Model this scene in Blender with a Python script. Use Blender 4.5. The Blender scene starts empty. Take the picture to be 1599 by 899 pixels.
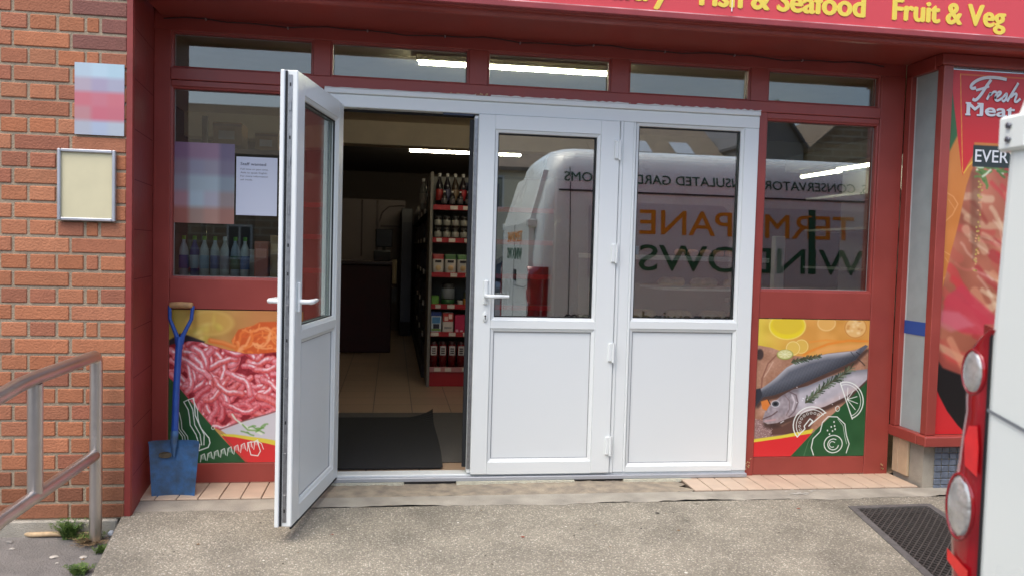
import bpy, bmesh, math, random
import numpy as np
from mathutils import Vector, Matrix
random.seed(7); RNG = np.random.RandomState(5)
S = bpy.context.scene
COL = S.collection
R_ = math.radians
# ------------------------------------------------------------------ camera, world, sun, exposure
cam = bpy.data.cameras.new('camera'); co = bpy.data.objects.new('camera', cam); COL.objects.link(co)
S.camera = co
yaw, pitch, roll = R_(8.499), R_(-2.599), R_(1.579)
f_ = Vector((math.sin(yaw)*math.cos(pitch), math.cos(yaw)*math.cos(pitch), math.sin(pitch)))
r_ = Vector((math.cos(yaw), -math.sin(yaw), 0)); u_ = r_.cross(f_)
r2 = r_*math.cos(roll)+u_*math.sin(roll); u2 = -r_*math.sin(roll)+u_*math.cos(roll)
M = Matrix((r2, u2, -f_)).transposed().to_4x4(); M.translation = Vector((0, -4.309, 1.236)); co.matrix_world = M
cam.sensor_width = 36; cam.lens = 36*1260.2/1599; cam.dof.use_dof = True; cam.dof.focus_distance = 4.2; cam.dof.aperture_fstop = 3.6; cam.clip_start = .05; cam.clip_end = 500
w = bpy.data.worlds.new('World'); S.world = w; w.use_nodes = True
nt = w.node_tree; bg = nt.nodes['Background']; sky = nt.nodes.new('ShaderNodeTexSky')
sky.sky_type = 'NISHITA'; sky.sun_disc = False; sky.sun_elevation = R_(62); sky.sun_rotation = R_(218)
sky.air_density = 1.0; sky.dust_density = 3.2; sky.ozone_density = 1.0
nt.links.new(sky.outputs[0], bg.inputs[0]); bg.inputs[1].default_value = 0.15
sl = bpy.data.lights.new('sun', 'SUN'); sl.energy = 1.0; sl.angle = R_(50); sl.color = (1, .95, .86)
so = bpy.data.objects.new('sun', sl); COL.objects.link(so)
sd = Vector((-math.sin(R_(38))*math.cos(R_(62)), -math.cos(R_(38))*math.cos(R_(62)), math.sin(R_(62))))
so.rotation_euler = sd.to_track_quat('Z', 'Y').to_euler(); so.location = sd*20
S.view_settings.view_transform = 'Standard'; S.view_settings.look = 'None'; S.view_settings.gamma = 1
S.view_settings.exposure = 0.95
S.render.engine = 'CYCLES'; S.cycles.max_bounces = 10; S.cycles.transparent_max_bounces = 24
S.cycles.glossy_bounces = 5; S.cycles.caustics_reflective = False

# ------------------------------------------------------------------ materials
def lin(c):
    return tuple((v/12.92 if v <= .04045 else ((v+.055)/1.055)**2.4) for v in [x/255 for x in c])
def mat(name, rgb, rough=.5, metal=0, var=0, vscale=8, bump=0, bscale=60, emit=None, coat=0, var2=None, spec=None, detail=4):
    m = bpy.data.materials.new(name); m.use_nodes = True; n = m.node_tree.nodes; L = m.node_tree.links
    p = n['Principled BSDF']; c = lin(rgb); p.inputs['Base Color'].default_value = (*c, 1)
    p.inputs['Roughness'].default_value = rough; p.inputs['Metallic'].default_value = metal
    if coat: p.inputs['Coat Weight'].default_value = coat; p.inputs['Coat Roughness'].default_value = .08
    if spec is not None: p.inputs['Specular IOR Level'].default_value = spec
    if emit: p.inputs['Emission Color'].default_value = (*lin(rgb), 1); p.inputs['Emission Strength'].default_value = emit
    tc = n.new('ShaderNodeTexCoord')
    if var:
        no = n.new('ShaderNodeTexNoise'); no.inputs['Scale'].default_value = vscale; no.inputs['Detail'].default_value = detail
        L.new(tc.outputs['Object'], no.inputs['Vector'])
        mx = n.new('ShaderNodeMix'); mx.data_type = 'RGBA'
        mr = n.new('ShaderNodeMapRange'); mr.inputs[1].default_value = .3; mr.inputs[2].default_value = .7
        L.new(no.outputs['Fac'], mr.inputs[0]); L.new(mr.outputs[0], mx.inputs[0])
        c2 = lin(var2) if var2 else tuple(x*(1-var) for x in c)
        mx.inputs[6].default_value = (*c2, 1); mx.inputs[7].default_value = (*[min(1, x*(1+var*.5)) for x in c], 1)
        L.new(mx.outputs[2], p.inputs['Base Color'])
        mr2 = n.new('ShaderNodeMapRange'); mr2.inputs[3].default_value = max(.02, rough-.08); mr2.inputs[4].default_value = min(1, rough+.1)
        L.new(no.outputs['Fac'], mr2.inputs[0]); L.new(mr2.outputs[0], p.inputs['Roughness'])
    if bump:
        nb = n.new('ShaderNodeTexNoise'); nb.inputs['Scale'].default_value = bscale; nb.inputs['Detail'].default_value = 5
        L.new(tc.outputs['Object'], nb.inputs['Vector'])
        b = n.new('ShaderNodeBump'); b.inputs['Strength'].default_value = bump; b.inputs['Distance'].default_value = .01
        L.new(nb.outputs['Fac'], b.inputs['Height']); L.new(b.outputs[0], p.inputs['Normal'])
    return m
def glass_mat(name, base=.085, k=1.3, tint=(235, 242, 240), film=None):
    m = bpy.data.materials.new(name); m.use_nodes = True; n = m.node_tree.nodes; L = m.node_tree.links
    n.remove(n['Principled BSDF']); out = n['Material Output']
    tr = n.new('ShaderNodeBsdfTransparent'); tr.inputs[0].default_value = (*lin(tint), 1)
    gl = n.new('ShaderNodeBsdfGlossy'); gl.inputs['Roughness'].default_value = .0; gl.inputs[0].default_value = (1, 1, 1, 1)
    fr = n.new('ShaderNodeFresnel'); fr.inputs[0].default_value = 1.5
    ma = n.new('ShaderNodeMath'); ma.operation = 'MULTIPLY_ADD'; ma.use_clamp = True; ma.inputs[1].default_value = k; ma.inputs[2].default_value = base
    L.new(fr.outputs[0], ma.inputs[0]); mx = n.new('ShaderNodeMixShader'); L.new(ma.outputs[0], mx.inputs[0])
    L.new(tr.outputs[0], mx.inputs[1]); L.new(gl.outputs[0], mx.inputs[2])
    src = mx
    if film:
        df = n.new('ShaderNodeBsdfDiffuse'); df.inputs[0].default_value = (*lin(film), 1)
        no = n.new('ShaderNodeTexNoise'); no.inputs['Scale'].default_value = 9; no.inputs['Detail'].default_value = 5
        tc = n.new('ShaderNodeTexCoord'); L.new(tc.outputs['Object'], no.inputs['Vector'])
        mr = n.new('ShaderNodeMapRange'); mr.inputs[3].default_value = .5; mr.inputs[4].default_value = .72
        L.new(no.outputs['Fac'], mr.inputs[0])
        m2 = n.new('ShaderNodeMixShader'); L.new(mr.outputs[0], m2.inputs[0]); L.new(mx.outputs[0], m2.inputs[1]); L.new(df.outputs[0], m2.inputs[2]); src = m2
    L.new(src.outputs[0], out.inputs[0]); return m
def vcol_mat(name, rough=.45, bump=0, bscale=80, noise=0, coat=0):
    m = bpy.data.materials.new(name); m.use_nodes = True; n = m.node_tree.nodes; L = m.node_tree.links
    p = n['Principled BSDF']; a = n.new('ShaderNodeAttribute'); a.attribute_name = 'Col'
    p.inputs['Roughness'].default_value = rough
    if coat: p.inputs['Coat Weight'].default_value = coat; p.inputs['Coat Roughness'].default_value = .15
    tc = n.new('ShaderNodeTexCoord')
    if noise:
        no = n.new('ShaderNodeTexNoise'); no.inputs['Scale'].default_value = 22; no.inputs['Detail'].default_value = 8; no.inputs['Roughness'].default_value = .65
        L.new(tc.outputs['Object'], no.inputs['Vector'])
        mr = n.new('ShaderNodeMapRange'); mr.inputs[1].default_value = .25; mr.inputs[2].default_value = .75; mr.inputs[3].default_value = 1-noise; mr.inputs[4].default_value = 1+noise*.6
        L.new(no.outputs['Fac'], mr.inputs[0])
        mx = n.new('ShaderNodeMix'); mx.data_type = 'RGBA'; mx.blend_type = 'MULTIPLY'; mx.inputs[0].default_value = 1
        L.new(a.outputs['Color'], mx.inputs[6]); L.new(mr.outputs[0], mx.inputs[7]); L.new(mx.outputs[2], p.inputs['Base Color'])
    else: L.new(a.outputs['Color'], p.inputs['Base Color'])
    if bump:
        nb = n.new('ShaderNodeTexNoise'); nb.inputs['Scale'].default_value = bscale; nb.inputs['Detail'].default_value = 6
        L.new(tc.outputs['Object'], nb.inputs['Vector'])
        b = n.new('ShaderNodeBump'); b.inputs['Strength'].default_value = bump; b.inputs['Distance'].default_value = .008
        L.new(nb.outputs['Fac'], b.inputs['Height']); L.new(b.outputs[0], p.inputs['Normal'])
    return m
def aggregate_mat():
    m = bpy.data.materials.new('exposed_aggregate'); m.use_nodes = True; n = m.node_tree.nodes; L = m.node_tree.links; p = n['Principled BSDF']
    tc = n.new('ShaderNodeTexCoord'); v = n.new('ShaderNodeTexVoronoi'); v.inputs['Scale'].default_value = 125; v.inputs['Randomness'].default_value = 1
    L.new(tc.outputs['Object'], v.inputs['Vector'])
    sep = n.new('ShaderNodeSeparateColor'); L.new(v.outputs['Color'], sep.inputs[0])
    cr = n.new('ShaderNodeValToRGB'); e = cr.color_ramp.elements
    e[0].position = 0; e[0].color = (*lin((116, 112, 100)), 1); e[1].position = 1; e[1].color = (*lin((212, 206, 192)), 1)
    for pos, c in ((.3, (146, 140, 124)), (.55, (166, 159, 142)), (.78, (184, 176, 158)), (.93, (200, 190, 173))):
        q = e.new(pos); q.color = (*lin(c), 1)
    L.new(sep.outputs[0], cr.inputs[0])
    # mortar between the stones
    mr = n.new('ShaderNodeMapRange'); mr.inputs[1].default_value = .25; mr.inputs[2].default_value = .62; L.new(v.outputs['Distance'], mr.inputs[0])
    mx = n.new('ShaderNodeMix'); mx.data_type = 'RGBA'; L.new(mr.outputs[0], mx.inputs[0]); L.new(cr.outputs[0], mx.inputs[6]); mx.inputs[7].default_value = (*lin((140, 134, 120)), 1)
    # large stains
    ns = n.new('ShaderNodeTexNoise'); ns.inputs['Scale'].default_value = 3.2; ns.inputs['Detail'].default_value = 7; ns.inputs['Roughness'].default_value = .6
    L.new(tc.outputs['Object'], ns.inputs['Vector'])
    m3 = n.new('ShaderNodeMapRange'); m3.inputs[1].default_value = .3; m3.inputs[2].default_value = .7; m3.inputs[3].default_value = .68; m3.inputs[4].default_value = 1.12
    L.new(ns.outputs['Fac'], m3.inputs[0]); mm = n.new('ShaderNodeMix'); mm.data_type = 'RGBA'; mm.blend_type = 'MULTIPLY'; mm.inputs[0].default_value = 1
    L.new(mx.outputs[2], mm.inputs[6]); L.new(m3.outputs[0], mm.inputs[7]); L.new(mm.outputs[2], p.inputs['Base Color'])
    n4 = n.new('ShaderNodeTexNoise'); n4.inputs['Scale'].default_value = 1.1; n4.inputs['Detail'].default_value = 9; n4.inputs['Roughness'].default_value = .62; n4.inputs['Distortion'].default_value = .6
    L.new(tc.outputs['Object'], n4.inputs['Vector']); m5 = n.new('ShaderNodeMapRange'); m5.inputs[1].default_value = .54; m5.inputs[2].default_value = .66; m5.inputs[3].default_value = 1; m5.inputs[4].default_value = .74
    L.new(n4.outputs['Fac'], m5.inputs[0]); m6 = n.new('ShaderNodeMix'); m6.data_type = 'RGBA'; m6.blend_type = 'MULTIPLY'; m6.inputs[0].default_value = 1
    L.new(mm.outputs[2], m6.inputs[6]); L.new(m5.outputs[0], m6.inputs[7]); L.new(m6.outputs[2], p.inputs['Base Color'])
    p.inputs['Roughness'].default_value = .85
    b = n.new('ShaderNodeBump'); b.inputs['Strength'].default_value = .7; b.inputs['Distance'].default_value = .004; b.invert = True
    L.new(v.outputs['Distance'], b.inputs['Height']); L.new(b.outputs[0], p.inputs['Normal'])
    return m
def brick_tex_mat(name, c1, c2, mortar, scale=1, bw=.23, rh=.075):
    m = bpy.data.materials.new(name); m.use_nodes = True; n = m.node_tree.nodes; L = m.node_tree.links; p = n['Principled BSDF']
    tc = n.new('ShaderNodeTexCoord'); mp = n.new('ShaderNodeMapping'); mp.inputs['Rotation'].default_value = (R_(90), 0, 0)
    L.new(tc.outputs['Object'], mp.inputs[0]); b = n.new('ShaderNodeTexBrick'); b.inputs['Scale'].default_value = scale
    b.inputs['Brick Width'].default_value = bw; b.inputs['Row Height'].default_value = rh; b.inputs['Mortar Size'].default_value = .008*rh/.075
    b.inputs['Color1'].default_value = (*lin(c1), 1); b.inputs['Color2'].default_value = (*lin(c2), 1); b.inputs['Mortar'].default_value = (*lin(mortar), 1)
    L.new(mp.outputs[0], b.inputs['Vector']); L.new(b.outputs[0], p.inputs['Base Color']); p.inputs['Roughness'].default_value = .85; return m

RED = mat('red_gloss_paint', (154, 68, 60), .36, var=.12, vscale=5, bump=.05, bscale=25)
REDD = mat('red_masonry_paint', (138, 54, 48), .5, var=.15, vscale=6, bump=.15, bscale=35)
UPVC = mat('white_upvc', (228, 233, 232), .3)
PANEL = mat('white_upvc_panel', (222, 227, 227), .4)
GASK = mat('black_gasket', (22, 24, 28), .6)
STEEL = mat('lock_steel', (150, 152, 155), .35, metal=.8, var=.2, vscale=60)
GLASS = glass_mat('window_glass', base=.115)
LGLASS = glass_mat('left_window_glass', base=.05, k=1.0)
TGLASS = glass_mat('high_pane_glass', base=.035, k=.9)
OGLASS = glass_mat('open_door_glass', base=.03, k=.45)
DGLASS = glass_mat('door_glass', base=.2, k=1.3)
SIDEG = glass_mat('filmed_glass', base=.03, k=1.0, film=(196, 210, 210))
SIDEB = mat('blue_tape', (45, 85, 160), .5)
MORT = mat('mortar', (164, 148, 126), .9, var=.15, vscale=30, bump=.6, bscale=150)
BRICK = vcol_mat('red_brick', .85, bump=.55, bscale=110, noise=.15)
AGG = aggregate_mat()
CONC = mat('smooth_concrete', (166, 160, 147), .85, var=.28, vscale=7, bump=.5, bscale=160, detail=9)
MORTARBED = mat('rough_mortar_bed', (160, 148, 128), .9, var=.3, vscale=14, var2=(130, 121, 109), bump=1.0, bscale=45, detail=9)
TILEB = mat('beige_quarry_tile', (202, 180, 158), .55, var=.12, vscale=9, bump=.15, bscale=60)
GROUT = mat('dark_grout', (120, 104, 90), .9)
ASPH = mat('asphalt', (122, 118, 114), .9, var=.2, vscale=12, bump=.8, bscale=130, detail=8)
ROAD = mat('road_asphalt', (84, 84, 86), .9, var=.15, vscale=2)
VIN = vcol_mat('printed_vinyl', .38, coat=.15)
STST = mat('stainless_steel', (205, 198, 192), .36, metal=1, var=.08, vscale=9)
FTILE = mat('cream_floor_tile', (176, 154, 132), .3, var=.12, vscale=3)
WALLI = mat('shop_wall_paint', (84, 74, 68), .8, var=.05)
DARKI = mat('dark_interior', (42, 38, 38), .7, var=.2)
CEIL = mat('shop_ceiling', (214, 202, 182), .9, var=.06)

# ------------------------------------------------------------------ mesh builder
class MB:
    def __init__(s): s.v = []; s.f = []; s.mi = []; s.cols = []; s.sm = []
    def add(s, vs, fs, mi=0, col=None, smooth=False):
        o = len(s.v); s.v += [tuple(p) for p in vs]
        for f in fs: s.f.append([o+i for i in f]); s.mi.append(mi); s.cols.append(col); s.sm.append(smooth)
        return s
    def box(s, x0, x1, y0, y1, z0, z1, mi=0, col=None, bev=0, rot=None):
        if x0 > x1: x0, x1 = x1, x0
        if y0 > y1: y0, y1 = y1, y0
        if z0 > z1: z0, z1 = z1, z0
        if bev:
            b = min(bev, (x1-x0)*.45, (y1-y0)*.45, (z1-z0)*.45); bm = bmesh.new(); bmesh.ops.create_cube(bm, size=1)
            for v in bm.verts: v.co = Vector(((x0+x1)/2+v.co.x*(x1-x0), (y0+y1)/2+v.co.y*(y1-y0), (z0+z1)/2+v.co.z*(z1-z0)))
            bmesh.ops.bevel(bm, geom=bm.edges[:], offset=b, segments=1, affect='EDGES')
            bm.verts.index_update(); vs = [v.co.copy() for v in bm.verts]; fs = [[v.index for v in f.verts] for f in bm.faces]; bm.free()
        else:
            vs = [Vector(p) for p in ((x0,y0,z0),(x1,y0,z0),(x1,y1,z0),(x0,y1,z0),(x0,y0,z1),(x1,y0,z1),(x1,y1,z1),(x0,y1,z1))]
            fs = [(0,3,2,1),(4,5,6,7),(0,1,5,4),(1,2,6,5),(2,3,7,6),(3,0,4,7)]
        if rot is not None: vs = [rot @ v for v in vs]
        return s.add(vs, fs, mi, col)
    def tube(s, pts, r, n=12, mi=0, col=None, cap=True, closed=False, sx=1):
        pts = [Vector(p) for p in pts]; rs = r if isinstance(r, (list, tuple)) else [r]*len(pts); rings = []; up = None
        for i, p in enumerate(pts):
            a = pts[i-1] if (i or closed) else p; b = pts[(i+1) % len(pts)] if (i < len(pts)-1 or closed) else p
            t = (b-a).normalized()
            if up is None: up = Vector((0, 0, 1)) if abs(t.z) < .9 else Vector((1, 0, 0))
            x = up.cross(t).normalized(); y = t.cross(x).normalized(); up = y
            rings.append([p+(x*math.cos(2*math.pi*k/n)*sx+y*math.sin(2*math.pi*k/n))*rs[i] for k in range(n)])
        vs = [q for rg in rings for q in rg]; fs = []; m = len(rings)
        for i in range(m if closed else m-1):
            for k in range(n):
                a = i*n; b = ((i+1) % m)*n; fs.append((a+k, a+(k+1) % n, b+(k+1) % n, b+k))
        s.add(vs, fs, mi, col, True)
        if cap and not closed:
            s.add(rings[0], [list(range(n))[::-1]], mi, col); s.add(rings[-1], [list(range(n))], mi, col)
        return s
    def lathe(s, prof, c, n=20, mi=0, col=None, axis='z', sc=(1, 1)):
        vs = []; fs = []; c = Vector(c)
        for r, z in prof:
            for k in range(n):
                a = 2*math.pi*k/n; p = Vector((r*math.cos(a)*sc[0], r*math.sin(a)*sc[1], z))
                if axis == 'y': p = Vector((p.x, p.z, p.y))
                if axis == 'x': p = Vector((p.z, p.x, p.y))
                vs.append(c+p)
        for i in range(len(prof)-1):
            for k in range(n): fs.append((i*n+k, i*n+(k+1) % n, (i+1)*n+(k+1) % n, (i+1)*n+k))
        s.add(vs, fs, mi, col, True)
        s.add(vs[:n], [list(range(n))], mi, col); s.add(vs[-n:], [list(range(n))], mi, col); return s
    def prism(s, poly, y0, y1, mi=0, col=None, axis='y'):
        n = len(poly)
        P = {'y': lambda a, b, t: (a, t, b), 'x': lambda a, b, t: (t, a, b), 'z': lambda a, b, t: (a, b, t)}[axis]
        vs = [P(a, b, y0) for a, b in poly]+[P(a, b, y1) for a, b in poly]
        fs = [list(range(n)), list(range(n, 2*n))[::-1]]+[(i, i+n, (i+1) % n+n, (i+1) % n) for i in range(n)]
        return s.add(vs, fs, mi, col)
    def quad(s, a, b, c, d, mi=0, col=None): return s.add([a, b, c, d], [(0, 1, 2, 3)], mi, col)
    def ring(s, x0, x1, z0, z1, prof, mi=0, y=0):
        """mitred moulding round a rectangular opening; prof = [(inset, y)]"""
        vs = []; fs = []
        for d, yy in prof: vs += [(x0+d, y+yy, z0+d), (x1-d, y+yy, z0+d), (x1-d, y+yy, z1-d), (x0+d, y+yy, z1-d)]
        for i in range(len(prof)-1):
            for k in range(4): fs.append((i*4+k, i*4+(k+1) % 4, (i+1)*4+(k+1) % 4, (i+1)*4+k))
        return s.add(vs, fs, mi)
    def build(s, name, mats, parent=None, label=None, smooth=False):
        me = bpy.data.meshes.new(name); off = Vector((0, 0, 0)); p = parent
        while p is not None:
            if not p.get('_local'): off = off+p.location
            p = p.parent
        if parent is None: off = Vector((0, 0, 0))
        me.from_pydata([Vector(v)-off for v in s.v], [], s.f)
        for m in (mats if isinstance(mats, (list, tuple)) else [mats]): me.materials.append(m)
        me.polygons.foreach_set('material_index', s.mi); me.polygons.foreach_set('use_smooth', [bool(a or smooth) for a in s.sm])
        bm = bmesh.new(); bm.from_mesh(me); bmesh.ops.delete(bm, geom=[v for v in bm.verts if not v.link_faces], context='VERTS'); bmesh.ops.recalc_face_normals(bm, faces=bm.faces[:]); bm.to_mesh(me); bm.free()
        if any(c is not None for c in s.cols):
            ca = me.color_attributes.new('Col', 'FLOAT_COLOR', 'CORNER'); arr = []
            for poly, c in zip(me.polygons, s.cols):
                cc = c if c is not None else (.5, .5, .5)
                arr += [cc[0], cc[1], cc[2], 1]*poly.loop_total
            ca.data.foreach_set('color', arr)
        me.update(); o = bpy.data.objects.new(name, me); COL.objects.link(o); o.parent = parent
        if label: o['label'] = label
        return o
def thing(name, label, cat, loc=(0, 0, 0), group=None, rz=0, local=False):
    o = bpy.data.objects.new(name, None); COL.objects.link(o); o.empty_display_size = .1; o.location = loc; o.rotation_euler = (0, 0, rz)
    o['label'] = label; o['category'] = cat
    if group: o['group'] = group
    if local: o['_local'] = 1
    return o
def tag(o, label, cat, group=None, kind=None):
    if label: o['label'] = label
    if cat: o['category'] = cat
    if group: o['group'] = group
    if kind: o['kind'] = kind
    return o
def struct(o, label=None):
    o['kind'] = 'structure'
    if label: o['label'] = label
    return o
def copy_thing(root, loc, label, rz=None):
    r = root.copy(); COL.objects.link(r); r.location = loc; r['label'] = label
    if rz is not None: r.rotation_euler = (0, 0, rz)
    def rec(a, b):
        for ch in list(a.children):
            c = ch.copy(); COL.objects.link(c); c.parent = b; rec(ch, c)
    rec(root, r); return r
def text_mb(txt, size, loc, rot=(R_(90), 0, 0), offset=0, sx=1, shear=0, extrude=.0008, align='LEFT', spacing=1):
    cu = bpy.data.curves.new('t', 'FONT'); cu.body = txt; cu.size = size; cu.offset = offset; cu.shear = shear; cu.extrude = extrude; cu.align_x = align
    cu.space_character = spacing; cu.resolution_u = 3
    ob = bpy.data.objects.new('t', cu); COL.objects.link(ob); bpy.context.view_layer.update()
    dg = bpy.context.evaluated_depsgraph_get(); me = bpy.data.meshes.new_from_object(ob.evaluated_get(dg))
    Mx = Matrix.Translation(Vector(loc)) @ (Matrix.Rotation(rot[2], 4, 'Z') @ Matrix.Rotation(rot[0], 4, 'X')) @ Matrix.Diagonal((sx, 1, 1, 1))
    b = MB(); b.add([Mx @ v.co for v in me.vertices], [list(p.vertices) for p in me.polygons])
    bpy.data.objects.remove(ob); bpy.data.curves.remove(cu); bpy.data.meshes.remove(me); return b

# ------------------------------------------------------------------ vinyl painter (prints on flat panels)
class Canvas:
    def __init__(s, u0, u1, v0, v1, nx, ny, col):
        s.u = np.linspace(u0, u1, nx); s.vv = np.linspace(v0, v1, ny); s.U, s.V = np.meshgrid(s.u, s.vv)
        s.px = abs(u1-u0)/(nx-1); s.C = np.ones((ny, nx, 3))*np.array(col, float)
    def blend(s, a, col): s.C = s.C*(1-a[..., None])+np.array(col, float)*a[..., None]
    def pdist(s, poly):
        P = np.array(poly, float); ins = np.zeros(s.U.shape, bool); d = np.full(s.U.shape, 1e9); n = len(P)
        for i in range(n):
            a = P[i]; b = P[(i+1) % n]
            if a[1] != b[1]:
                c = ((a[1] > s.V) != (b[1] > s.V)) & (s.U < (b[0]-a[0])*(s.V-a[1])/(b[1]-a[1])+a[0]); ins ^= c
            e = b-a; t = np.clip(((s.U-a[0])*e[0]+(s.V-a[1])*e[1])/max(1e-9, e@e), 0, 1)
            d = np.minimum(d, np.hypot(s.U-a[0]-t*e[0], s.V-a[1]-t*e[1]))
        return np.where(ins, d, -d)
    def poly(s, poly, col, soft=1, alpha=1): s.blend(alpha*np.clip(s.pdist(poly)/(s.px*soft)+.5, 0, 1), col)
    def mask(s, poly, soft=1): return np.clip(s.pdist(poly)/(s.px*soft)+.5, 0, 1)
    def ldist(s, pts, box=None):
        d = np.full(s.U.shape, 1e9)
        for a, b in zip(pts[:-1], pts[1:]):
            e = (b[0]-a[0], b[1]-a[1]); t = np.clip(((s.U-a[0])*e[0]+(s.V-a[1])*e[1])/max(1e-9, e[0]**2+e[1]**2), 0, 1)
            d = np.minimum(d, np.hypot(s.U-a[0]-t*e[0], s.V-a[1]-t*e[1]))
        return d
    def stroke(s, pts, w, col, alpha=1, soft=1, m=None):
        # restricted window for speed
        P = np.array(pts, float); pad = w+3*s.px*soft
        iu = np.where((s.u >= P[:, 0].min()-pad) & (s.u <= P[:, 0].max()+pad))[0]; iv = np.where((s.vv >= P[:, 1].min()-pad) & (s.vv <= P[:, 1].max()+pad))[0]
        if len(iu) == 0 or len(iv) == 0: return
        sl = (slice(iv[0], iv[-1]+1), slice(iu[0], iu[-1]+1)); U = s.U[sl]; V = s.V[sl]; d = np.full(U.shape, 1e9)
        for a, b in zip(P[:-1], P[1:]):
            e = b-a; t = np.clip(((U-a[0])*e[0]+(V-a[1])*e[1])/max(1e-9, e@e), 0, 1)
            d = np.minimum(d, np.hypot(U-a[0]-t*e[0], V-a[1]-t*e[1]))
        A = alpha*np.clip((w/2-d)/(s.px*soft)+.5, 0, 1)
        if m is not None: A = A*m[sl]
        s.C[sl] = s.C[sl]*(1-A[..., None])+np.array(col, float)*A[..., None]
    def ell(s, c, rx, ry, col, soft=1, alpha=1, rot=0, ringw=None, m=None):
        ca, sa = math.cos(rot), math.sin(rot); x = (s.U-c[0])*ca+(s.V-c[1])*sa; y = -(s.U-c[0])*sa+(s.V-c[1])*ca
        q = (np.hypot(x/rx, y/ry)-1)*min(rx, ry); d = (-q if ringw is None else ringw/2-abs(q))
        A = alpha*np.clip(d/(s.px*soft)+.5, 0, 1)
        if m is not None: A = A*m
        s.blend(A, col)
    def noise(s, amp, cell, m=None, tint=(1, 1, 1)):
        ny, nx = s.U.shape; k = max(1, cell/s.px); gy, gx = int(ny/k)+3, int(nx/k)+3; g = RNG.rand(gy, gx)
        yy, xx = np.mgrid[0:ny, 0:nx]/k; y0 = yy.astype(int); x0 = xx.astype(int); fy = yy-y0; fx = xx-x0
        fy = fy*fy*(3-2*fy); fx = fx*fx*(3-2*fx)
        v = (g[y0, x0]*(1-fx)+g[y0, x0+1]*fx)*(1-fy)+(g[y0+1, x0]*(1-fx)+g[y0+1, x0+1]*fx)*fy
        q = (v-.5)*2*amp*(1 if m is None else m); s.C = np.clip(s.C+q[..., None]*np.array(tint), 0, 255); return v
    def object(s, name, fx, fz, y, parent=None, material=None, gain=1.0, normal_y=-1):
        ny, nx = s.U.shape; X = fx(s.U, s.V); Z = fz(s.U, s.V)
        vs = np.stack([X, np.full_like(X, y), Z], -1).reshape(-1, 3)
        i = np.arange((ny-1)*(nx-1)); r, c = i//(nx-1), i % (nx-1); a = r*nx+c
        fs = np.stack([a, a+nx, a+nx+1, a+1], -1)
        # backing sheet a few mm behind, so that the print has thickness
        me = bpy.data.meshes.new(name); nv = len(vs); off = Vector((0, 0, 0)); p = parent
        while p is not None:
            off += p.location; p = p.parent
        cs = [0, nx-1, nx*ny-1, nx*(ny-1)]; back = vs[cs]+np.array([0, .003, 0]); allv = np.concatenate([vs, back])-np.array(off)
        nb = nv; extra = [[nb, nb+1, nb+2, nb+3], [cs[0], cs[1], nb+1, nb], [cs[1], cs[2], nb+2, nb+1], [cs[2], cs[3], nb+3, nb+2], [cs[3], cs[0], nb, nb+3]]
        me.from_pydata(allv.tolist(), [], fs.tolist()+extra)
        x = np.clip(s.C/255*gain, 0, 1); l = np.where(x <= .04045, x/12.92, ((x+.055)/1.055)**2.4); l = np.concatenate([l.reshape(-1, 3), np.ones((4, 3))*.6])
        ca = me.color_attributes.new('Col', 'FLOAT_COLOR', 'POINT'); ca.data.foreach_set('color', np.concatenate([l, np.ones((len(l), 1))], 1).ravel())
        me.materials.append(material or VIN); o = bpy.data.objects.new(name, me); COL.objects.link(o); o.parent = parent; return o
CAPH = None
def raw_text(txt, offset=0, shear=0, spacing=1):
    cu = bpy.data.curves.new('t', 'FONT'); cu.body = txt; cu.size = 1; cu.offset = offset; cu.shear = shear; cu.extrude = .5
    cu.space_character = spacing; cu.resolution_u = 4
    ob = bpy.data.objects.new('t', cu); COL.objects.link(ob); bpy.context.view_layer.update()
    me = bpy.data.meshes.new_from_object(ob.evaluated_get(bpy.context.evaluated_depsgraph_get()))
    V = [v.co.copy() for v in me.vertices]; F = [list(p.vertices) for p in me.polygons]
    bpy.data.objects.remove(ob); bpy.data.curves.remove(cu); bpy.data.meshes.remove(me); return V, F
def fit_text(mb, txt, x0, x1, z0, cap, y, thick=.002, offset=0, shear=0, flip=False, spacing=1, mi=0, pl=None):
    """lettering filling x0..x1, baseline z0, capital height cap, standing on plane y; flip: faces +y"""
    global CAPH
    if CAPH is None:
        v, _ = raw_text('H'); CAPH = max(p.y for p in v)-min(p.y for p in v)
    bold = offset; offset = 0
    V, F = raw_text(txt, 0, shear, spacing); a = min(p.x for p in V); b = max(p.x for p in V); base = offset
    sx = (x1-x0)/(b-a); sz = cap/(CAPH+2*offset); out = []
    for p in V:
        q = (p.x-a)*sx; zz = z0+(p.y+base)*sz; t = (p.z+.5)*thick
        out.append((x1-q, y+t, zz) if flip else (x0+q, y-t, zz))
    if pl: out = [pl(Vector(p)) for p in out]
    d = bold*sz*.85
    for k, (dx, dz) in enumerate(((0, 0), (d, 0), (-d, 0), (0, d*.6), (0, -d*.6), (d*.7, d*.4), (-d*.7, -d*.4)) if bold else ((0, 0),)):
        mb.add([(p[0]+dx, p[1]+(1 if flip else -1)*k*.00012, p[2]+dz) for p in out], F, mi)
    return mb

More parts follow.
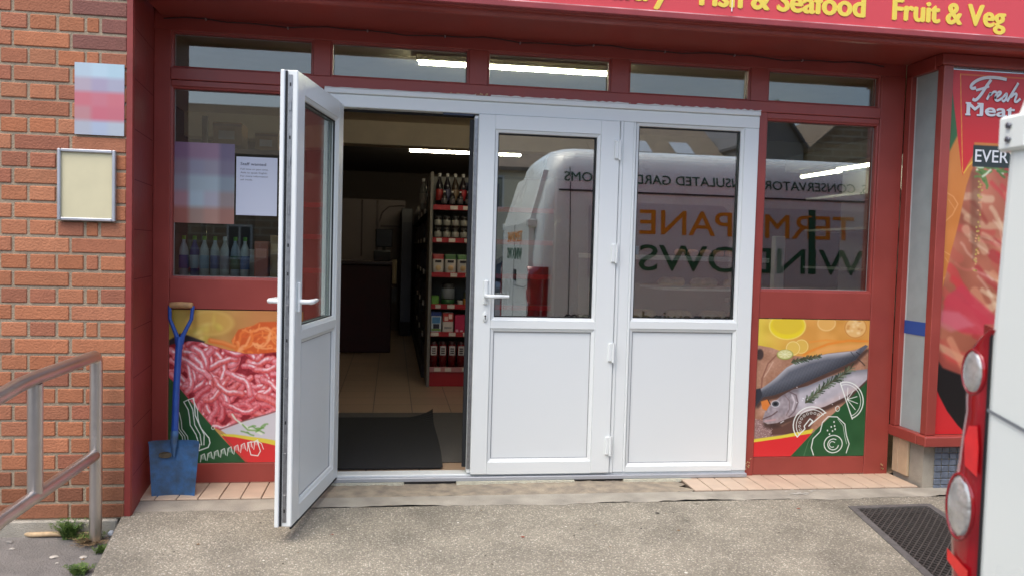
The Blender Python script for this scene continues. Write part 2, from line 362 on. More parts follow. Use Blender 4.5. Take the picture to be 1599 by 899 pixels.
# ================================================================== SETTING
def gz(y): return -.012 if y > -.3 else -.012-.062*(-.3-y)
def gl(y): return -.10-.062*(-.45-y)
def sheet(name, poly, zf, m, label=None):
    b = MB(); b.add([(x, y, zf(y)) for x, y in poly], [list(range(len(poly)))]); return struct(b.build(name, m), label)
A_, B_, C_, D_ = (2.345, -.515), (2.815, -.505), (2.735, -1.33), (2.225, -1.325)
b = MB()
for poly in ([(-1.205, -.40), (-1.12, -1.07), (-1.0, -2.2), (2.1, -2.2), D_, A_, (2.345, -.40)], [(2.345, -.40), A_, B_, (2.815, -.40)],
             [(2.815, -.40), B_, C_, (2.7, -2.2), (6.6, -2.2), (6.6, -.40)], [D_, (2.1, -2.2), (2.7, -2.2), C_]):
    b.add([(x, y, gz(y)) for x, y in poly], [list(range(len(poly)))])
E_ = [(-1.205, -.40), (-1.12, -1.07), (-1.0, -2.2), (6.6, -2.2)]
for p, q in zip(E_[:-1], E_[1:]): b.quad((*p, gz(p[1])), (*q, gz(q[1])), (*q, -.4), (*p, -.4))
for p, q in zip((A_, B_, C_, D_), (B_, C_, D_, A_)): b.quad((*p, gz(p[1])), (*q, gz(q[1])), (*q, -.35), (*p, -.35), mi=1)
b.quad((*A_, -.35), (*B_, -.35), (*C_, -.35), (*D_, -.35), mi=1)
struct(b.build('forecourt', [AGG, mat('pit_shade', (40, 38, 36), .95)]))  # pit faces coloured near black, standing in for the shade of the hole
b = MB()
rr = random.Random(4); edge = [(-1.205, -.262)]+[]
n = 240; fr = [(-1.205+(6.6+1.205)*i/n, -.392-.014*math.sin(i*.13)-.008*math.sin(i*.41+1)-rr.uniform(0, .014)) for i in range(n+1)]
b.add([(-1.212, -.26, -.0115)]+[(6.6, -.26, -.0115)]+[(x, y, gz(y)+.0012) for x, y in fr[::-1]], [list(range(n+3))])
b.quad((-1.212, -.26, -.0115), (-1.205, -.40, gz(-.4)+.0012), (-1.205, -.40, -.4), (-1.212, -.26, -.4))
struct(b.build('concrete_edging', CONC))
b = MB()
for i in range(26):
    cx, cy = 2.22+rr.gauss(0, .07), -.315+rr.gauss(0, .022); r0 = rr.uniform(.003, .016)
    b.add([(cx+r0*rr.uniform(.7, 1.6)*math.cos(a), cy+r0*.5*rr.uniform(.6, 1.2)*math.sin(a), gz(cy)+.003+i*.00002) for a in np.arange(0, 6.2, .7)], [list(range(9))])
tag(b.build('plaster_smear', mat('white_plaster', (196, 192, 182), .9, var=.3, vscale=60)), 'whitish plaster smear trodden on the concrete edging', 'smear', kind='stuff')
b = MB()
for i in range(420):
    cx, cy = rr.uniform(-1.05, 3.2), rr.uniform(-2.1, -.42)
    if 2.15 < cx < 2.9 and cy > -1.4: continue
    r0 = rr.choice([.0015, .002, .003, .0045]) if i > 14 else rr.uniform(.006, .011); mi = rr.choice([0, 0, 1, 2]) if i > 14 else rr.choice([0, 1, 2, 3])
    b.add([(cx+r0*rr.uniform(.6, 1.6)*math.cos(a), cy+r0*rr.uniform(.6, 1.4)*math.sin(a), gz(cy)+.002+rr.uniform(0, .002)) for a in np.arange(0, 6.2, .9)], [list(range(7))], mi)
tag(b.build('grit', [mat('dark_grit', (62, 56, 52), .9), mat('pale_grit', (226, 222, 210), .8), mat('brown_grit', (122, 92, 62), .9), mat('reddish_grit', (150, 78, 60), .9)]), 'scattered grit and flecks on the forecourt surface', 'grit', kind='stuff')
# rough bed under the new doors
b = MB(); nx, ny = 90, 12; V = []; F = []
for j in range(ny+1):
    for i in range(nx+1):
        x = -.50+2.10*i/nx; y = -.262+(.262+.06)*j/ny
        V.append((x+(.03*math.sin(j*1.3) if i in (0, nx) else 0), y, -.014+rr.uniform(-.003, .003)+.004*math.sin(x*5)*math.sin(y*20)))
for j in range(ny):
    for i in range(nx): F.append((j*(nx+1)+i, j*(nx+1)+i+1, (j+1)*(nx+1)+i+1, (j+1)*(nx+1)+i))
b.add(V, F, smooth=True); struct(b.build('step_mortar_bed', MORTARBED))
# tiled strips of the step
def tiles(name, xs0, xs1):
    b = MB(); b.box(xs0, xs1, -.262, .05, -.05, -.010, 1); x = xs0
    while x < xs1-.01:
        e = min(x+.098, xs1); b.box(x+.002, e-.002, -.258, .04, -.02, -.004+rr.uniform(-.0006, .0006), 0, bev=.0015); x += .1
    return struct(b.build(name, [TILEB, GROUT]))
tiles('tiled_step', -1.21, -.52); tiles('tiled_step', 1.62, 2.93)
# lower pavement on the left, the road and the land behind
b = MB(); b.add([(-14, -.44, gl(-.44)), (-.9, -.44, gl(-.44)), (-.9, -2.2, gl(-2.2)), (-14, -2.2, gl(-2.2))], [(0, 1, 2, 3)])
b.quad((-14, -2.2, gl(-2.2)), (-.9, -2.2, gl(-2.2)), (-.9, -2.2, -.5), (-14, -2.2, -.5)); struct(b.build('pavement', ASPH))
b = MB(); b.quad((-120, -150, -.262), (120, -150, -.262), (120, -2.19, -.262), (-120, -2.19, -.262)); struct(b.build('road', ROAD))
b = MB(); b.quad((-120, -.5, -.45), (120, -.5, -.45), (120, 120, -.45), (-120, 120, -.45)); struct(b.build('ground', ASPH))
b = MB(); b.box(-40, 40, -27.5, -24.5, -.3, -.14, bev=.02); struct(b.build('far_pavement', CONC))

# shop interior shell
m = bpy.data.materials.new('tiled_floor'); m.use_nodes = True; n_ = m.node_tree.nodes; L_ = m.node_tree.links; p_ = n_['Principled BSDF']
tc = n_.new('ShaderNodeTexCoord'); bt = n_.new('ShaderNodeTexBrick'); bt.offset = 0; bt.inputs['Scale'].default_value = 1; bt.inputs['Brick Width'].default_value = .295
bt.inputs['Row Height'].default_value = .295; bt.inputs['Mortar Size'].default_value = .0035; bt.inputs['Color1'].default_value = (*lin((178, 152, 128)), 1)
bt.inputs['Color2'].default_value = (*lin((166, 142, 120)), 1); bt.inputs['Mortar'].default_value = (*lin((70, 58, 50)), 1)
L_.new(tc.outputs['Object'], bt.inputs['Vector']); L_.new(bt.outputs[0], p_.inputs['Base Color']); p_.inputs['Roughness'].default_value = .3
b = MB(); b.quad((-2.08, .0, 0), (6.62, .0, 0), (6.62, 9.5, 0), (-2.08, 9.5, 0)); o = b.build('shop_floor', m); struct(o)
for v in o.data.vertices: v.co.x += .12; v.co.y -= .04
o.location = (-.12, .04, .0)
b = MB(); b.box(-2.2, -2.1, .1, 9.5, -.1, 2.7); b.box(6.5, 6.6, -.3, 9.5, -.1, 2.7); b.box(-2.2, 6.6, 9.5, 9.6, -.1, 2.7)
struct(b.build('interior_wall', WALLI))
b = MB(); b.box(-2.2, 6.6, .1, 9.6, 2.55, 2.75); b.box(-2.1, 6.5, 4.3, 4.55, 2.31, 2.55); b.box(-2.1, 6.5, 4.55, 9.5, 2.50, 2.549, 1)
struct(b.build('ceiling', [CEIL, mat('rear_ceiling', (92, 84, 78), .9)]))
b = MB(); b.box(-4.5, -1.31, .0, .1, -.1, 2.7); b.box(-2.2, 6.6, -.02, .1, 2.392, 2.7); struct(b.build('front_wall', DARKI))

# ------------------------------------------------------------------ brick wall on the left
t = thing('brick_wall', 'orange red brick wall with pale mortar left of the shopfront', 'wall', (-1.8, -.4, 0))
mo = MB(); mo.box(-4.5, -1.188, -.4488, -.2, -.03, 3.3); mo.build('mortar_bed', MORT, t)
br = MB(); rb = random.Random(11)
bc = [(178, 114, 80), (173, 110, 77), (180, 117, 84), (169, 107, 78), (181, 120, 87), (164, 104, 78), (174, 113, 83), (177, 111, 76)]
for k in range(-14, 30):
    z1 = 2.22-.075*k-.0055; z0 = z1-.064
    if k % 2 == 0:
        js = [-1.187, -1.30, -1.36]; x = -1.36
        while x > -4.4: x -= .1178; js.append(x)
    else:
        js = [-1.187]; x = -1.187
        while x > -4.4: x -= .2345 if len(js) == 1 else .238; js.append(x)
    for a, c in zip(js[:-1], js[1:]):
        col = list(rb.choice(bc)); g = rb.uniform(.94, 1.05)
        if rb.random() < .05: col = [160, 100, 76]
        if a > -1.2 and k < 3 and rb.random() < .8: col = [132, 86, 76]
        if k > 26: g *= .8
        j = .0048; dz = rb.uniform(-.0015, .0015)
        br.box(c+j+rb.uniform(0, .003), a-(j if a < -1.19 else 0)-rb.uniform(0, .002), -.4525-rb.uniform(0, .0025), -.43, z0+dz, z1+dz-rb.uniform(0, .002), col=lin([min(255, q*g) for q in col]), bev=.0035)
br.build('bricks', BRICK, t)
pl = MB(); pl.box(-4.5, -1.215, -.47, -.2, -.2, -.031, bev=.006); pl.build('plinth', CONC, t)

# red painted pilaster between brick and shopfront
JNT = mat('dark_red_joint', (100, 30, 30), .7)
t = thing('painted_pilaster', 'dark red painted return beside the brick wall, left end of the shopfront', 'pilaster', (-1.2, -.2, 0))
b = MB(); ok = [(-1.187, -.456), (-1.162, -.456), (-1.158, -.44), (-1.2, -.001), (-1.2, .09), (-1.3, .09), (-1.3, -.42), (-1.187, -.42)]
b.prism(ok, -.02, 3.3, axis='z'); b.build('painted_face', REDD, t)
for z in np.arange(.16, 2.3, .225):
    b = MB(); n0 = (-1.1585, -.435); n1 = (-1.1985, -.02); b.quad((n0[0]+.001, n0[1], z), (n1[0]+.001, n1[1], z), (n1[0]+.001, n1[1], z+.004), (n0[0]+.001, n0[1], z+.004)); b.build('block_joint', JNT, t)

# ------------------------------------------------------------------ red timber shopfront
sf = thing('shopfront_frame', 'dark red timber shopfront with a row of five high panes over the doors', 'shopfront', (.8, 0, 0))
def member(name, x0, x1, z0, z1, y0=0, y1=.09, bev=.003): return MB().box(x0, x1, y0, y1, z0, z1, bev=bev).build(name, RED, sf)
T0, T1 = 2.295, 2.111
member('head_rail', -1.2, 2.9, T0, 2.392)
member('stile', -1.2, -1.119, -.008, T0); member('stile', 2.751, 2.9, -.02, T0)
for a, c in ((-.422, -.334), (.383, .482), (1.157, 1.259), (1.962, 2.065)): member('mullion', a, c, T1, T0, .002)
member('transom', -1.119, 2.751, 2.051, T1, -.004)
member('mullion', -.45, -.362, -.008, 2.051, .002); member('mullion', 2.013, 2.065, -.012, 2.051, -.002)
for a, c, zt, zb in ((-1.119, -.45, 2.02, -.008), (2.065, 2.751, 2.02, -.02)):
    member('transom', a, c, zt, 2.051, .006)
    member('middle_rail', a, c, .897, 1.051, .004); member('bottom_rail', a, c, zb, .10, .004)
PANES = [(-1.119, -.422, T1, T0), (-.334, .383, T1, T0), (.482, 1.157, T1, T0), (1.259, 1.962, T1, T0), (2.065, 2.751, T1, T0), (-1.119, -.45, 1.051, 2.02), (2.065, 2.751, 1.051, 2.02)]
for x0, x1, z0, z1 in PANES:
    o = MB().box(x0+.001, x1-.001, .042, .048, z0+.001, z1-.001).build('window_pane', TGLASS if z0 > 2 else (LGLASS if x0 < 0 else GLASS), sf)
    b = MB(); b.ring(x0, x1, z0, z1, [(0, .012), (.010, .014), (.012, .022), (.012, .041)]); b.build('glazing_bead', RED, sf)
    b = MB(); b.ring(x0, x1, z0, z1, [(.012, .0405), (.015, .0400), (.0152, .0415)]); b.build('sealant', mat('pale_sealant', (150, 150, 148), .6), sf)
WORN = mat('bare_primer', (196, 160, 120), .7, var=.2, vscale=80)
rw = random.Random(3)
for cx, cz, k in ((.45, 2.052, 9), (.30, 2.050, 4), (2.03, .03, 7), (2.04, .05, 5), (2.86, .02, 8), (1.25, 2.05, 3), (-1.19, .03, 2)):
    for _ in range(k):
        x = cx+rw.uniform(-.035, .035)*(1 if cz > 1 else .35); z = cz+rw.uniform(0, .012 if cz > 1 else .05); r = rw.uniform(.002, .006)
        pts = [(x+r*rw.uniform(.5, 1.4)*math.cos(a), -.0055, z+r*rw.uniform(.5, 1.2)*math.sin(a)) for a in np.arange(0, 6.28, .9)]; MB().add(pts, [list(range(len(pts)))]).build('paint_chip', WORN, sf)

# ------------------------------------------------------------------ fascia with its sign
fs = thing('fascia_sign', 'red shop fascia with yellow lettering above the doors', 'sign', (2, -.3, 2.4))
MB().box(-1.16, 6.6, -.43, .0, 2.362, 2.384).build('soffit', RED, fs)
b = MB(); b.prism([(-.43, 2.345), (-.452, 2.345), (-.468, 2.352), (-.47, 2.366), (-.492, 2.370), (-.50, 2.384), (-.5, 3.3), (-.43, 3.3)], -1.158, 6.6, axis='x'); b.build('cornice', RED, fs)
MB().box(-1.158, 6.6, -.53, -.4995, 2.372, 2.402, bev=.004).build('ledge', mat('ledge_red_paint', (150, 60, 62), .35, var=.15), fs)
MB().box(-1.156, 6.6, -.512, -.5005, 2.405, 3.25).build('sign_panel', mat('bright_red_sign', (210, 72, 78), .4), fs)
MB().box(-1.156, 6.6, -.517, -.5125, 2.4035, 2.4085).build('sign_trim', mat('pale_trim', (216, 196, 196), .5, var=.4, vscale=6, var2=(150, 70, 72)), fs)
YEL = mat('yellow_lettering', (232, 208, 84), .45)
for txt, x0, x1 in (('Fruit & Veg', 2.466, 3.089), ('Fish & Seafood', 1.45, 2.309), ('Meat & Poultry', .33, 1.288)):
    b = MB(); fit_text(b, txt, x0, x1, 2.452, .102, -.5122, thick=.003, offset=.05, spacing=1.0); b.build('lettering', YEL, fs)
b = MB(); b.tube([(1.612, -.5135, 2.43+.03*i+0) for i in range(6)], .0035, 6); b.build('drip_stain', mat('white_dropping', (235, 225, 222), .7), fs)
# cable clipped along the soffit
cb = thing('soffit_cable', 'thin dark cable clipped along the corner under the red soffit', 'cable', (1, -.02, 2.355))
pts = [(-1.15+i*.1, -.016-.004*math.sin(i*1.7), 2.347+.006*math.sin(i*.9)+(.004 if i % 3 else -.002)) for i in range(40)]
MB().tube(pts, .0035, 6).build('wire', mat('cable_black', (60, 34, 34), .5), cb)
for i in range(2, 38, 4):
    x, y, z = pts[i]; MB().box(x-.004, x+.004, y-.006, y+.012, z-.007, z+.005, bev=.002).build('cable_clip', mat('clip_grey', (150, 130, 130), .5), cb)

# ------------------------------------------------------------------ display window on the right
bw = thing('display_window', 'projecting red framed display window with frosted side pane, right end of the shopfront', 'window', (3.5, -.1, 0))
def bm_(name, *a, m=RED, bev=.003): return MB().box(*a, bev=bev).build(name, m, bw)
bm_('corner_post', 2.918, 2.975, -.302, -.25, .29, 2.30)
bm_('side_post', 2.901, 2.935, -.052, -.001, .29, 2.30)
bm_('side_head', 2.901, 2.95, -.25, -.001, 2.285, 2.36); bm_('front_head', 2.903, 6.6, -.31, -.2505, 2.301, 2.361)
bm_('side_sill', 2.893, 2.96, -.255, -.001, .232, .289); bm_('front_sill', 2.893, 6.6, -.335, -.256, .232, .289, bev=.006)
MB().box(2.932, 2.938, -.249, -.053, .29, 2.284).build('side_pane', SIDEG, bw)
MB().box(2.929, 2.931, -.249, -.053, .83, .905).build('blue_tape', SIDEB, bw)
MB().box(2.9305, 2.9365, -.062, -.0525, .29, 2.284).build('sealant', mat('white_sealant', (200, 205, 205), .5), bw)
MB().box(2.976, 6.58, -.272, -.266, .29, 2.30).build('front_pane', GLASS, bw)
MB().box(2.976, 6.58, -.262, -.255, .295, 2.27).build('window_backing', mat('dark_backing', (52, 50, 50), .8), bw)
b = MB(); b.box(2.94, 6.6, -.262, .0, -.05, .231, 0); b.build('plinth', CONC, bw)
b = MB(); b.box(2.926, 2.9395, -.145, -.058, .02, .229, bev=.002); b.box(2.926, 2.9395, -.056, -.003, .02, .229, bev=.002); b.build('beige_tiles', mat('cracked_beige_tile', (198, 176, 146), .5, var=.15, vscale=12), bw)
b = MB(); rt = random.Random(8)
for i in range(8):
    for j in range(7):
        b.box(3.005+i*.045, 3.047+i*.045, -.270-rt.uniform(0, .003), -.2625, -.03+j*.036, .003+j*.036, bev=.004)
b.build('blue_mosaic', mat('blue_grey_mosaic', (112, 122, 138), .35, var=.3, vscale=30, bump=.5, bscale=70), bw)

# ------------------------------------------------------------------ white doors
UF = thing('door_frame', 'white plastic door frame with grey threshold set in the red shopfront', 'door frame', (.8, 0, 0))
def uf(name, *a, m=UPVC, bev=.003): return MB().box(*a, bev=bev).build(name, m, UF)
uf('jamb', -.361, -.292, -.022, .055, .03, 1.955); uf('jamb', 1.2305, 1.29, -.02, .055, .03, 1.955)
uf('head', -.361, 2.012, -.021, .055, 1.9555, 2.022); uf('head_trim', -.362, 2.0125, -.034, .05, 2.0225, 2.049, bev=.004)
uf('mullion_trim', 1.2125, 1.230, -.027, .05, .03, 1.955)
uf('threshold', -.361, 2.012, -.012, .075, .003, .0295); uf('threshold_nosing', -.361, 2.012, -.040, -.0125, -.002, .020, m=mat('grey_threshold', (176, 180, 186), .4, metal=.3))
MB().box(-.29, .43, .04, .05, 1.942, 1.955).build('gasket', GASK, UF)
MB().box(.25, .41, -.012, .0, 1.944, 1.953).build('closer_bracket', mat('dark_bracket', (60, 66, 80), .4, metal=.6), UF)
# ragged sealant above and mounting foam below
b = MB(); rs = random.Random(2)
for a, c in ((-.36, .42), (.5, 1.25), (1.3, 2.012)):
    N = 36; top = [(a+(c-a)*i/N, 2.0505+rs.uniform(0, .007)*(1 if a > 0 else .4)) for i in range(N+1)]
    b.prism([(a, 2.0492)]+top+[(c, 2.0492)], -.034, -.004)
b.build('top_sealant', mat('white_caulk', (216, 214, 212), .7), UF)
b = MB()
for a, c in ((-.30, .085), (.365, 1.01), (1.29, 1.68)):
    N = 44; bot = [(c-(c-a)*i/N, -.016-rs.uniform(0, .009)) for i in range(N+1)]
    b.prism([(a, -.0025), (c, -.0025)]+bot, -.050-rs.uniform(0, .004), -.01)
b.build('mounting_foam', mat('cream_foam', (208, 206, 186), .9, var=.12, vscale=60, bump=.8, bscale=120), UF)
b = MB(); b.box(.09, .36, -.034, .0, -.013, -.0025); b.box(1.011, 1.289, -.03, 0, -.013, -.0025); b.build('packer', mat('black_packer', (36, 36, 36), .7), UF)
def light_panel(root, x0, x1, z0, z1, y_out, y_in, kind, beadmat=UPVC):
    """bead ring + infill of an opening whose rebate is x0..x1, z0..z1"""
    b = MB(); B = [(0, 0), (.002, .003), (.015, .009), (.018, .017), (.018, .03)]
    b.ring(x0, x1, z0, z1, [(d, y_out+y) for d, y in B]); b.ring(x0, x1, z0, z1, [(d, y_in-y) for d, y in B]); b.build('glazing_bead', beadmat, root)
    b = MB(); b.ring(x0, x1, z0, z1, [(.0175, y_out+.016), (.0215, y_out+.0165), (.0215, y_out+.024)]); b.ring(x0, x1, z0, z1, [(.0175, y_in-.016), (.0215, y_in-.0165), (.0215, y_in-.024)])
    b.build('gasket', GASK if kind == 'glass' else mat('grey_gasket', (150, 152, 156), .6), root)
    ym = (y_out+y_in)/2
    if kind == 'glass': MB().box(x0+.003, x1-.003, ym-.003, ym+.003, z0+.003, z1-.003).build('glass_pane', OGLASS if root.get('_local') else DGLASS, root)
    else: MB().box(x0+.003, x1-.003, y_out+.019, y_in-.019, z0+.003, z1-.003).build('lower_panel', PANEL, root)
def leaf_frame(root, W0, W1, Z0, Z1, g, p, y0, y1):
    gx0, gx1, gz0, gz1 = g; px0, px1, pz0, pz1 = p; b = MB()
    b.box(W0, gx0, y0, y1, Z0, Z1, bev=.004); b.box(gx1, W1, y0, y1, Z0, Z1, bev=.004)
    for a, c in ((Z0, pz0), (pz1, gz0), (gz1, Z1)): b.box(gx0-.001, gx1+.001, y0+.0004, y1-.0004, a+.0005, c-.0005, bev=.001)
    return b.build('leaf_frame', UPVC, root)
# fixed light on the right
FX = thing('fixed_door_panel', 'white fixed door panel at the right, beside the red window', 'door', (1.62, 0, .03))
G = (1.305, 1.925, .869, 1.946+.0); Pn = (1.305, 1.935, .055, .83)
leaf_frame(FX, 1.2905, 2.012, .03, 1.955, (1.305, 1.925, .869, 1.9535), (1.305, 1.925, .06, .83), -.020, .05)
light_panel(FX, 1.305, 1.925, .869, 1.9535, -.020, .05, 'glass'); light_panel(FX, 1.305, 1.925, .06, .83, -.020, .05, 'panel')
# lever handle builder (local axes: plate on plane y, lever towards +x, outwards sign s)
def lever(root, x, z, y, s, d=1, plate=(.135, .045)):
    b = MB(); b.box(x-.013, x+.013, y, y+s*.012, z-plate[1], z+plate[0]*.62, bev=.005)
    b.tube([(x, y, z), (x, y+s*.045, z), (x+d*.006, y+s*.055, z), (x+d*.03, y+s*.058, z), (x+d*.075, y+s*.055, z+.002), (x+d*.118, y+s*.05, z+.001)], [.011, .010, .012, .011, .010, .008], 12)
    return b.build('handle', UPVC, root)
CL = thing('closed_door', 'closed white half glazed door in the middle, between opening and fixed panel', 'door', (.82, -.03, .03))
g = (.529, 1.101, .865, 1.878); p = (.529, 1.113-.012, .097, .823)
leaf_frame(CL, .4375, 1.208, .0315, 1.953, g, p, -.036, .04); light_panel(CL, *g, -.036, .04, 'glass'); light_panel(CL, *p, -.036, .04, 'panel')
lever(CL, .497, .995, -.0362, -1)
b = MB(); b.lathe([(.001, -.046), (.011, -.046), (.013, -.043), (.013, -.0362)], (.497, 0, .884), 16, axis='y', sc=(1, 2.1)); b.build('escutcheon', UPVC, CL)
b = MB(); b.lathe([(.0005, -.0475), (.0045, -.0475), (.0045, -.0462)], (.497, 0, .889), 12, axis='y'); b.box(.495, .499, -.0475, -.0462, .871, .887); b.build('keyhole', GASK, CL)
for z in (1.80, 1.241, .701, .186):
    b = MB(); b.box(1.178, 1.201, -.050, -.0362, z-.052, z+.05, bev=.005); b.tube([(1.207, -.046, z-.056), (1.207, -.046, z+.05)], .008, 10); b.build('hinge', UPVC, CL)
MB().box(.418, .437, -.020, .035, .035, 1.945, bev=.003).build('edge_strip', UPVC, CL)
MB().box(.396, .4175, .018, .032, .06, 1.93, bev=.002).build('edge_gasket', GASK, CL)
b = MB(); b.box(.4185, .436, -.0225, -.0202, .06, 1.93); b.build('lock_strip', STEEL, CL)
# open leaf, built along local +x and swung out
ang = R_(-100.5)
OL = thing('open_door', 'white half glazed door standing open towards the street', 'door', (-.327, -.028, .034), rz=ang, local=True)
W = .785; H = 1.93
g = (.095, W-.105, .835, 1.845); p = (.095, W-.105, .067, .793)
leaf_frame(OL, .0, W, 0, H, g, p, 0, .068); light_panel(OL, *g, 0, .068, 'glass'); light_panel(OL, *p, 0, .068, 'panel')
MB().box(W+.0005, W+.020, .0, .018, 0.002, H-.002, bev=.003).build('meeting_lip', UPVC, OL)
MB().box(W+.0005, W+.008, .0185, .026, .004, H-.004).build('gasket', GASK, OL)
b = MB(); b.box(W+.0002, W+.003, .030, .046, .02, H-.02)
for z in (.12, .3, .62, .93, 1.0, 1.35, 1.55, 1.78): b.box(W+.0032, W+.0065, .033, .043, z-.02, z+.02, bev=.001)
b.build('lock_strip', STEEL, OL)
b = MB()
for z in (.07, .45, .8, 1.08, 1.2, 1.65, 1.87): b.box(W+.0032, W+.0048, .035, .041, z-.007, z+.007)
b.build('lock_slots', GASK, OL)
MB().box(.02, W-.0, .0605, .0685, -.008, -.0005).build('bottom_gasket', GASK, OL)
lever(OL, W-.045, .962, .0682, 1, -1); lever(OL, W-.045, .962, -.0002, -1, -1)
for z in (1.74, 1.2, .66, .17): MB().tube([(-.004, .0, z-.05), (-.004, .0, z+.05)], .009, 10).build('hinge', UPVC, OL)
# ================================================================== printed panels, posters and notices
def fxa(px0, x0, px1, x1): return lambda U, V: x0+(U-px0)*(x1-x0)/(px1-px0)
def fza(py0, z0, py1, z1): return lambda U, V: z0+(V-py0)*(z1-z0)/(py1-py0)
rp = random.Random(21)
def wavy(x, y, a, L, amp, n=14, curl=.0):
    out = []; h = a
    for i in range(n):
        out.append((x, y)); h += rp.uniform(-1, 1)*amp+curl; x += math.cos(h)*L/n; y += math.sin(h)*L/n
    return out
# --- mince panel; drawing units: u 50..800, v 42..840 (v down)
c = Canvas(50, 812, 42, 840, 340, 360, (206, 158, 96))
g_ = np.clip((c.U-50)/500, 0, 1)[..., None]; c.C = (1-g_)*np.array([186, 164, 74])+g_*np.array([205, 140, 84]); c.noise(10, 60)
c.ell((280, 110), 120, 62, (214, 170, 82), soft=14, alpha=.8); c.ell((280, 108), 120, 60, (226, 190, 104), ringw=9, soft=8, alpha=.7)
for i in range(14): c.ell((rp.uniform(180, 340), rp.uniform(90, 190)), rp.uniform(12, 30), rp.uniform(8, 18), rp.choice([(222, 196, 92), (196, 168, 70), (230, 206, 120)]), soft=8, alpha=.7, rot=rp.uniform(0, 3))
om = c.mask([(400, 200), (440, 140), (520, 120), (560, 100), (812, 90), (812, 280), (430, 262)], 4); c.blend(om*.95, (214, 92, 36))
for i in range(60): c.stroke(wavy(rp.uniform(400, 800), rp.uniform(110, 270), rp.uniform(-1, 1), 130, .6), rp.uniform(8, 16), rp.choice([(238, 128, 56), (246, 150, 80), (226, 104, 44), (250, 170, 110)]), .85, 4, om)
c.stroke([(280, 200), (350, 212), (425, 235)], 26, (226, 120, 50), 1, 6); c.stroke([(285, 196), (350, 206), (420, 228)], 9, (244, 160, 92), .8, 6); c.stroke([(300, 232), (390, 250)], 18, (232, 140, 70), .9, 6)
c.poly([(110, 165), (150, 172), (250, 205), (235, 228), (140, 225), (50, 250), (50, 200)], (44, 34, 40), 4)
meat = [(50, 225), (100, 212), (160, 205), (230, 210), (300, 228), (380, 250), (480, 268), (560, 268), (640, 258), (812, 250), (812, 520), (700, 560), (612, 588), (480, 620), (345, 668), (300, 650), (245, 590), (190, 530), (130, 475), (50, 400)]
mm_ = c.mask(meat, 3); c.blend(mm_, (148, 34, 46)); c.noise(16, 30, mm_)
reds = [(214, 84, 92), (222, 102, 108), (204, 68, 76), (230, 124, 130), (216, 88, 86)]
for i in range(150):
    x, y = rp.uniform(40, 812), rp.uniform(215, 650); s_ = wavy(x, y, rp.uniform(-.55, .75), rp.uniform(130, 280), .42, 12, rp.choice([-.1, .1, .18, 0])); wd = rp.uniform(26, 40)
    c.stroke([(a+2, b_+4) for a, b_ in s_], wd+2, (132, 26, 40), .5, 5, mm_)
    c.stroke(s_, wd, rp.choice(reds), .97, 2, mm_)
    c.stroke([(a-2, b_-4) for a, b_ in s_], wd*.5, (240, 170, 178), .85 if y < 480 else .6, 5, mm_)
    if y < 450 or rp.random() < .5: c.stroke([(a-3, b_-6) for a, b_ in s_[2:10]], wd*.26, (252, 226, 230), .9, 3, mm_)
c.noise(14, 9, mm_); c.noise(8, 4, mm_); c.poly([(345, 668), (480, 622), (612, 588), (812, 525), (812, 760), (612, 722), (380, 690)], (208, 206, 212), 2); c.stroke([(340, 664), (480, 618), (612, 584), (812, 520)], 5, (120, 92, 90), .9)
c.stroke([(410, 585), (430, 612), (470, 640), (500, 655), (580, 690)], 9, (226, 236, 214), .95, 3); c.stroke([(470, 640), (500, 668), (560, 672)], 7, (112, 160, 74), .9, 3)
for i in range(9): c.stroke(wavy(rp.uniform(460, 590), rp.uniform(640, 690), rp.uniform(-.5, .6), 50, .3, 6), 7, (96, 150, 62), .8, 3)
c.poly([(350, 688), (420, 690), (612, 716), (812, 752), (812, 790), (612, 742), (350, 702)], (224, 206, 72), 1.5)
c.poly([(350, 698), (430, 706), (612, 740), (812, 786), (812, 841), (480, 841)], (214, 48, 50), 1.5)
grn = [(49, 392), (90, 428), (130, 470), (240, 590), (345, 700), (492, 841), (49, 841)]; gm = c.mask(grn, 1.5); c.blend(gm, (36, 84, 46)); c.noise(6, 60, gm); c.stroke([(350, 684), (420, 760), (500, 841)], 3, (80, 120, 70), .6)
WH = (232, 238, 232)
for dx in (0, 26, 52): c.stroke([(135+dx*1.0, 520-dx*.3), (160+dx, 560), (168+dx*.9, 600), (172+dx, 640), (205+dx*.9, 690), (225+dx*.5, 745)], 5, WH)
c.stroke([(135, 520), (160, 508), (190, 500)], 5, WH); c.stroke([(190, 500), (196, 540), (200, 590), (235, 660), (280, 710), (285, 735), (275, 758), (220, 776), (228, 742)], 6, WH)
for dx in (0, 14, 30): c.stroke([(80+dx, 575), (92+dx, 620), (96+dx, 660), (128+dx, 700), (132+dx, 725)], 4, WH)
for i in range(9):
    x0 = 232+i*38; c.stroke([(x0, 835-i*8), (x0+6, 800-i*9), (x0+22, 792-i*9), (x0+30, 826-i*9)], 4, WH)
    for q in range(4): c.stroke([(x0+q*7, 800-i*9), (x0+q*7+4, 820-i*9)], 2.5, WH, .8)
c.stroke([(500, 735), (520, 800), (560, 805), (575, 780), (555, 728), (500, 735)], 5, WH); c.stroke([(555, 728), (580, 740), (592, 770)], 4, WH); c.ell((302, 655), 9, 9, WH, ringw=3)
mp = c.object('poster', fxa(50, -1.117, 812, -.452), fza(42, .893, 840, .102), .004); mp['label'] = 'printed panel of pink mince under the left window'; tag(mp, 'printed panel of raw pink mince behind the blue shovel', 'poster')
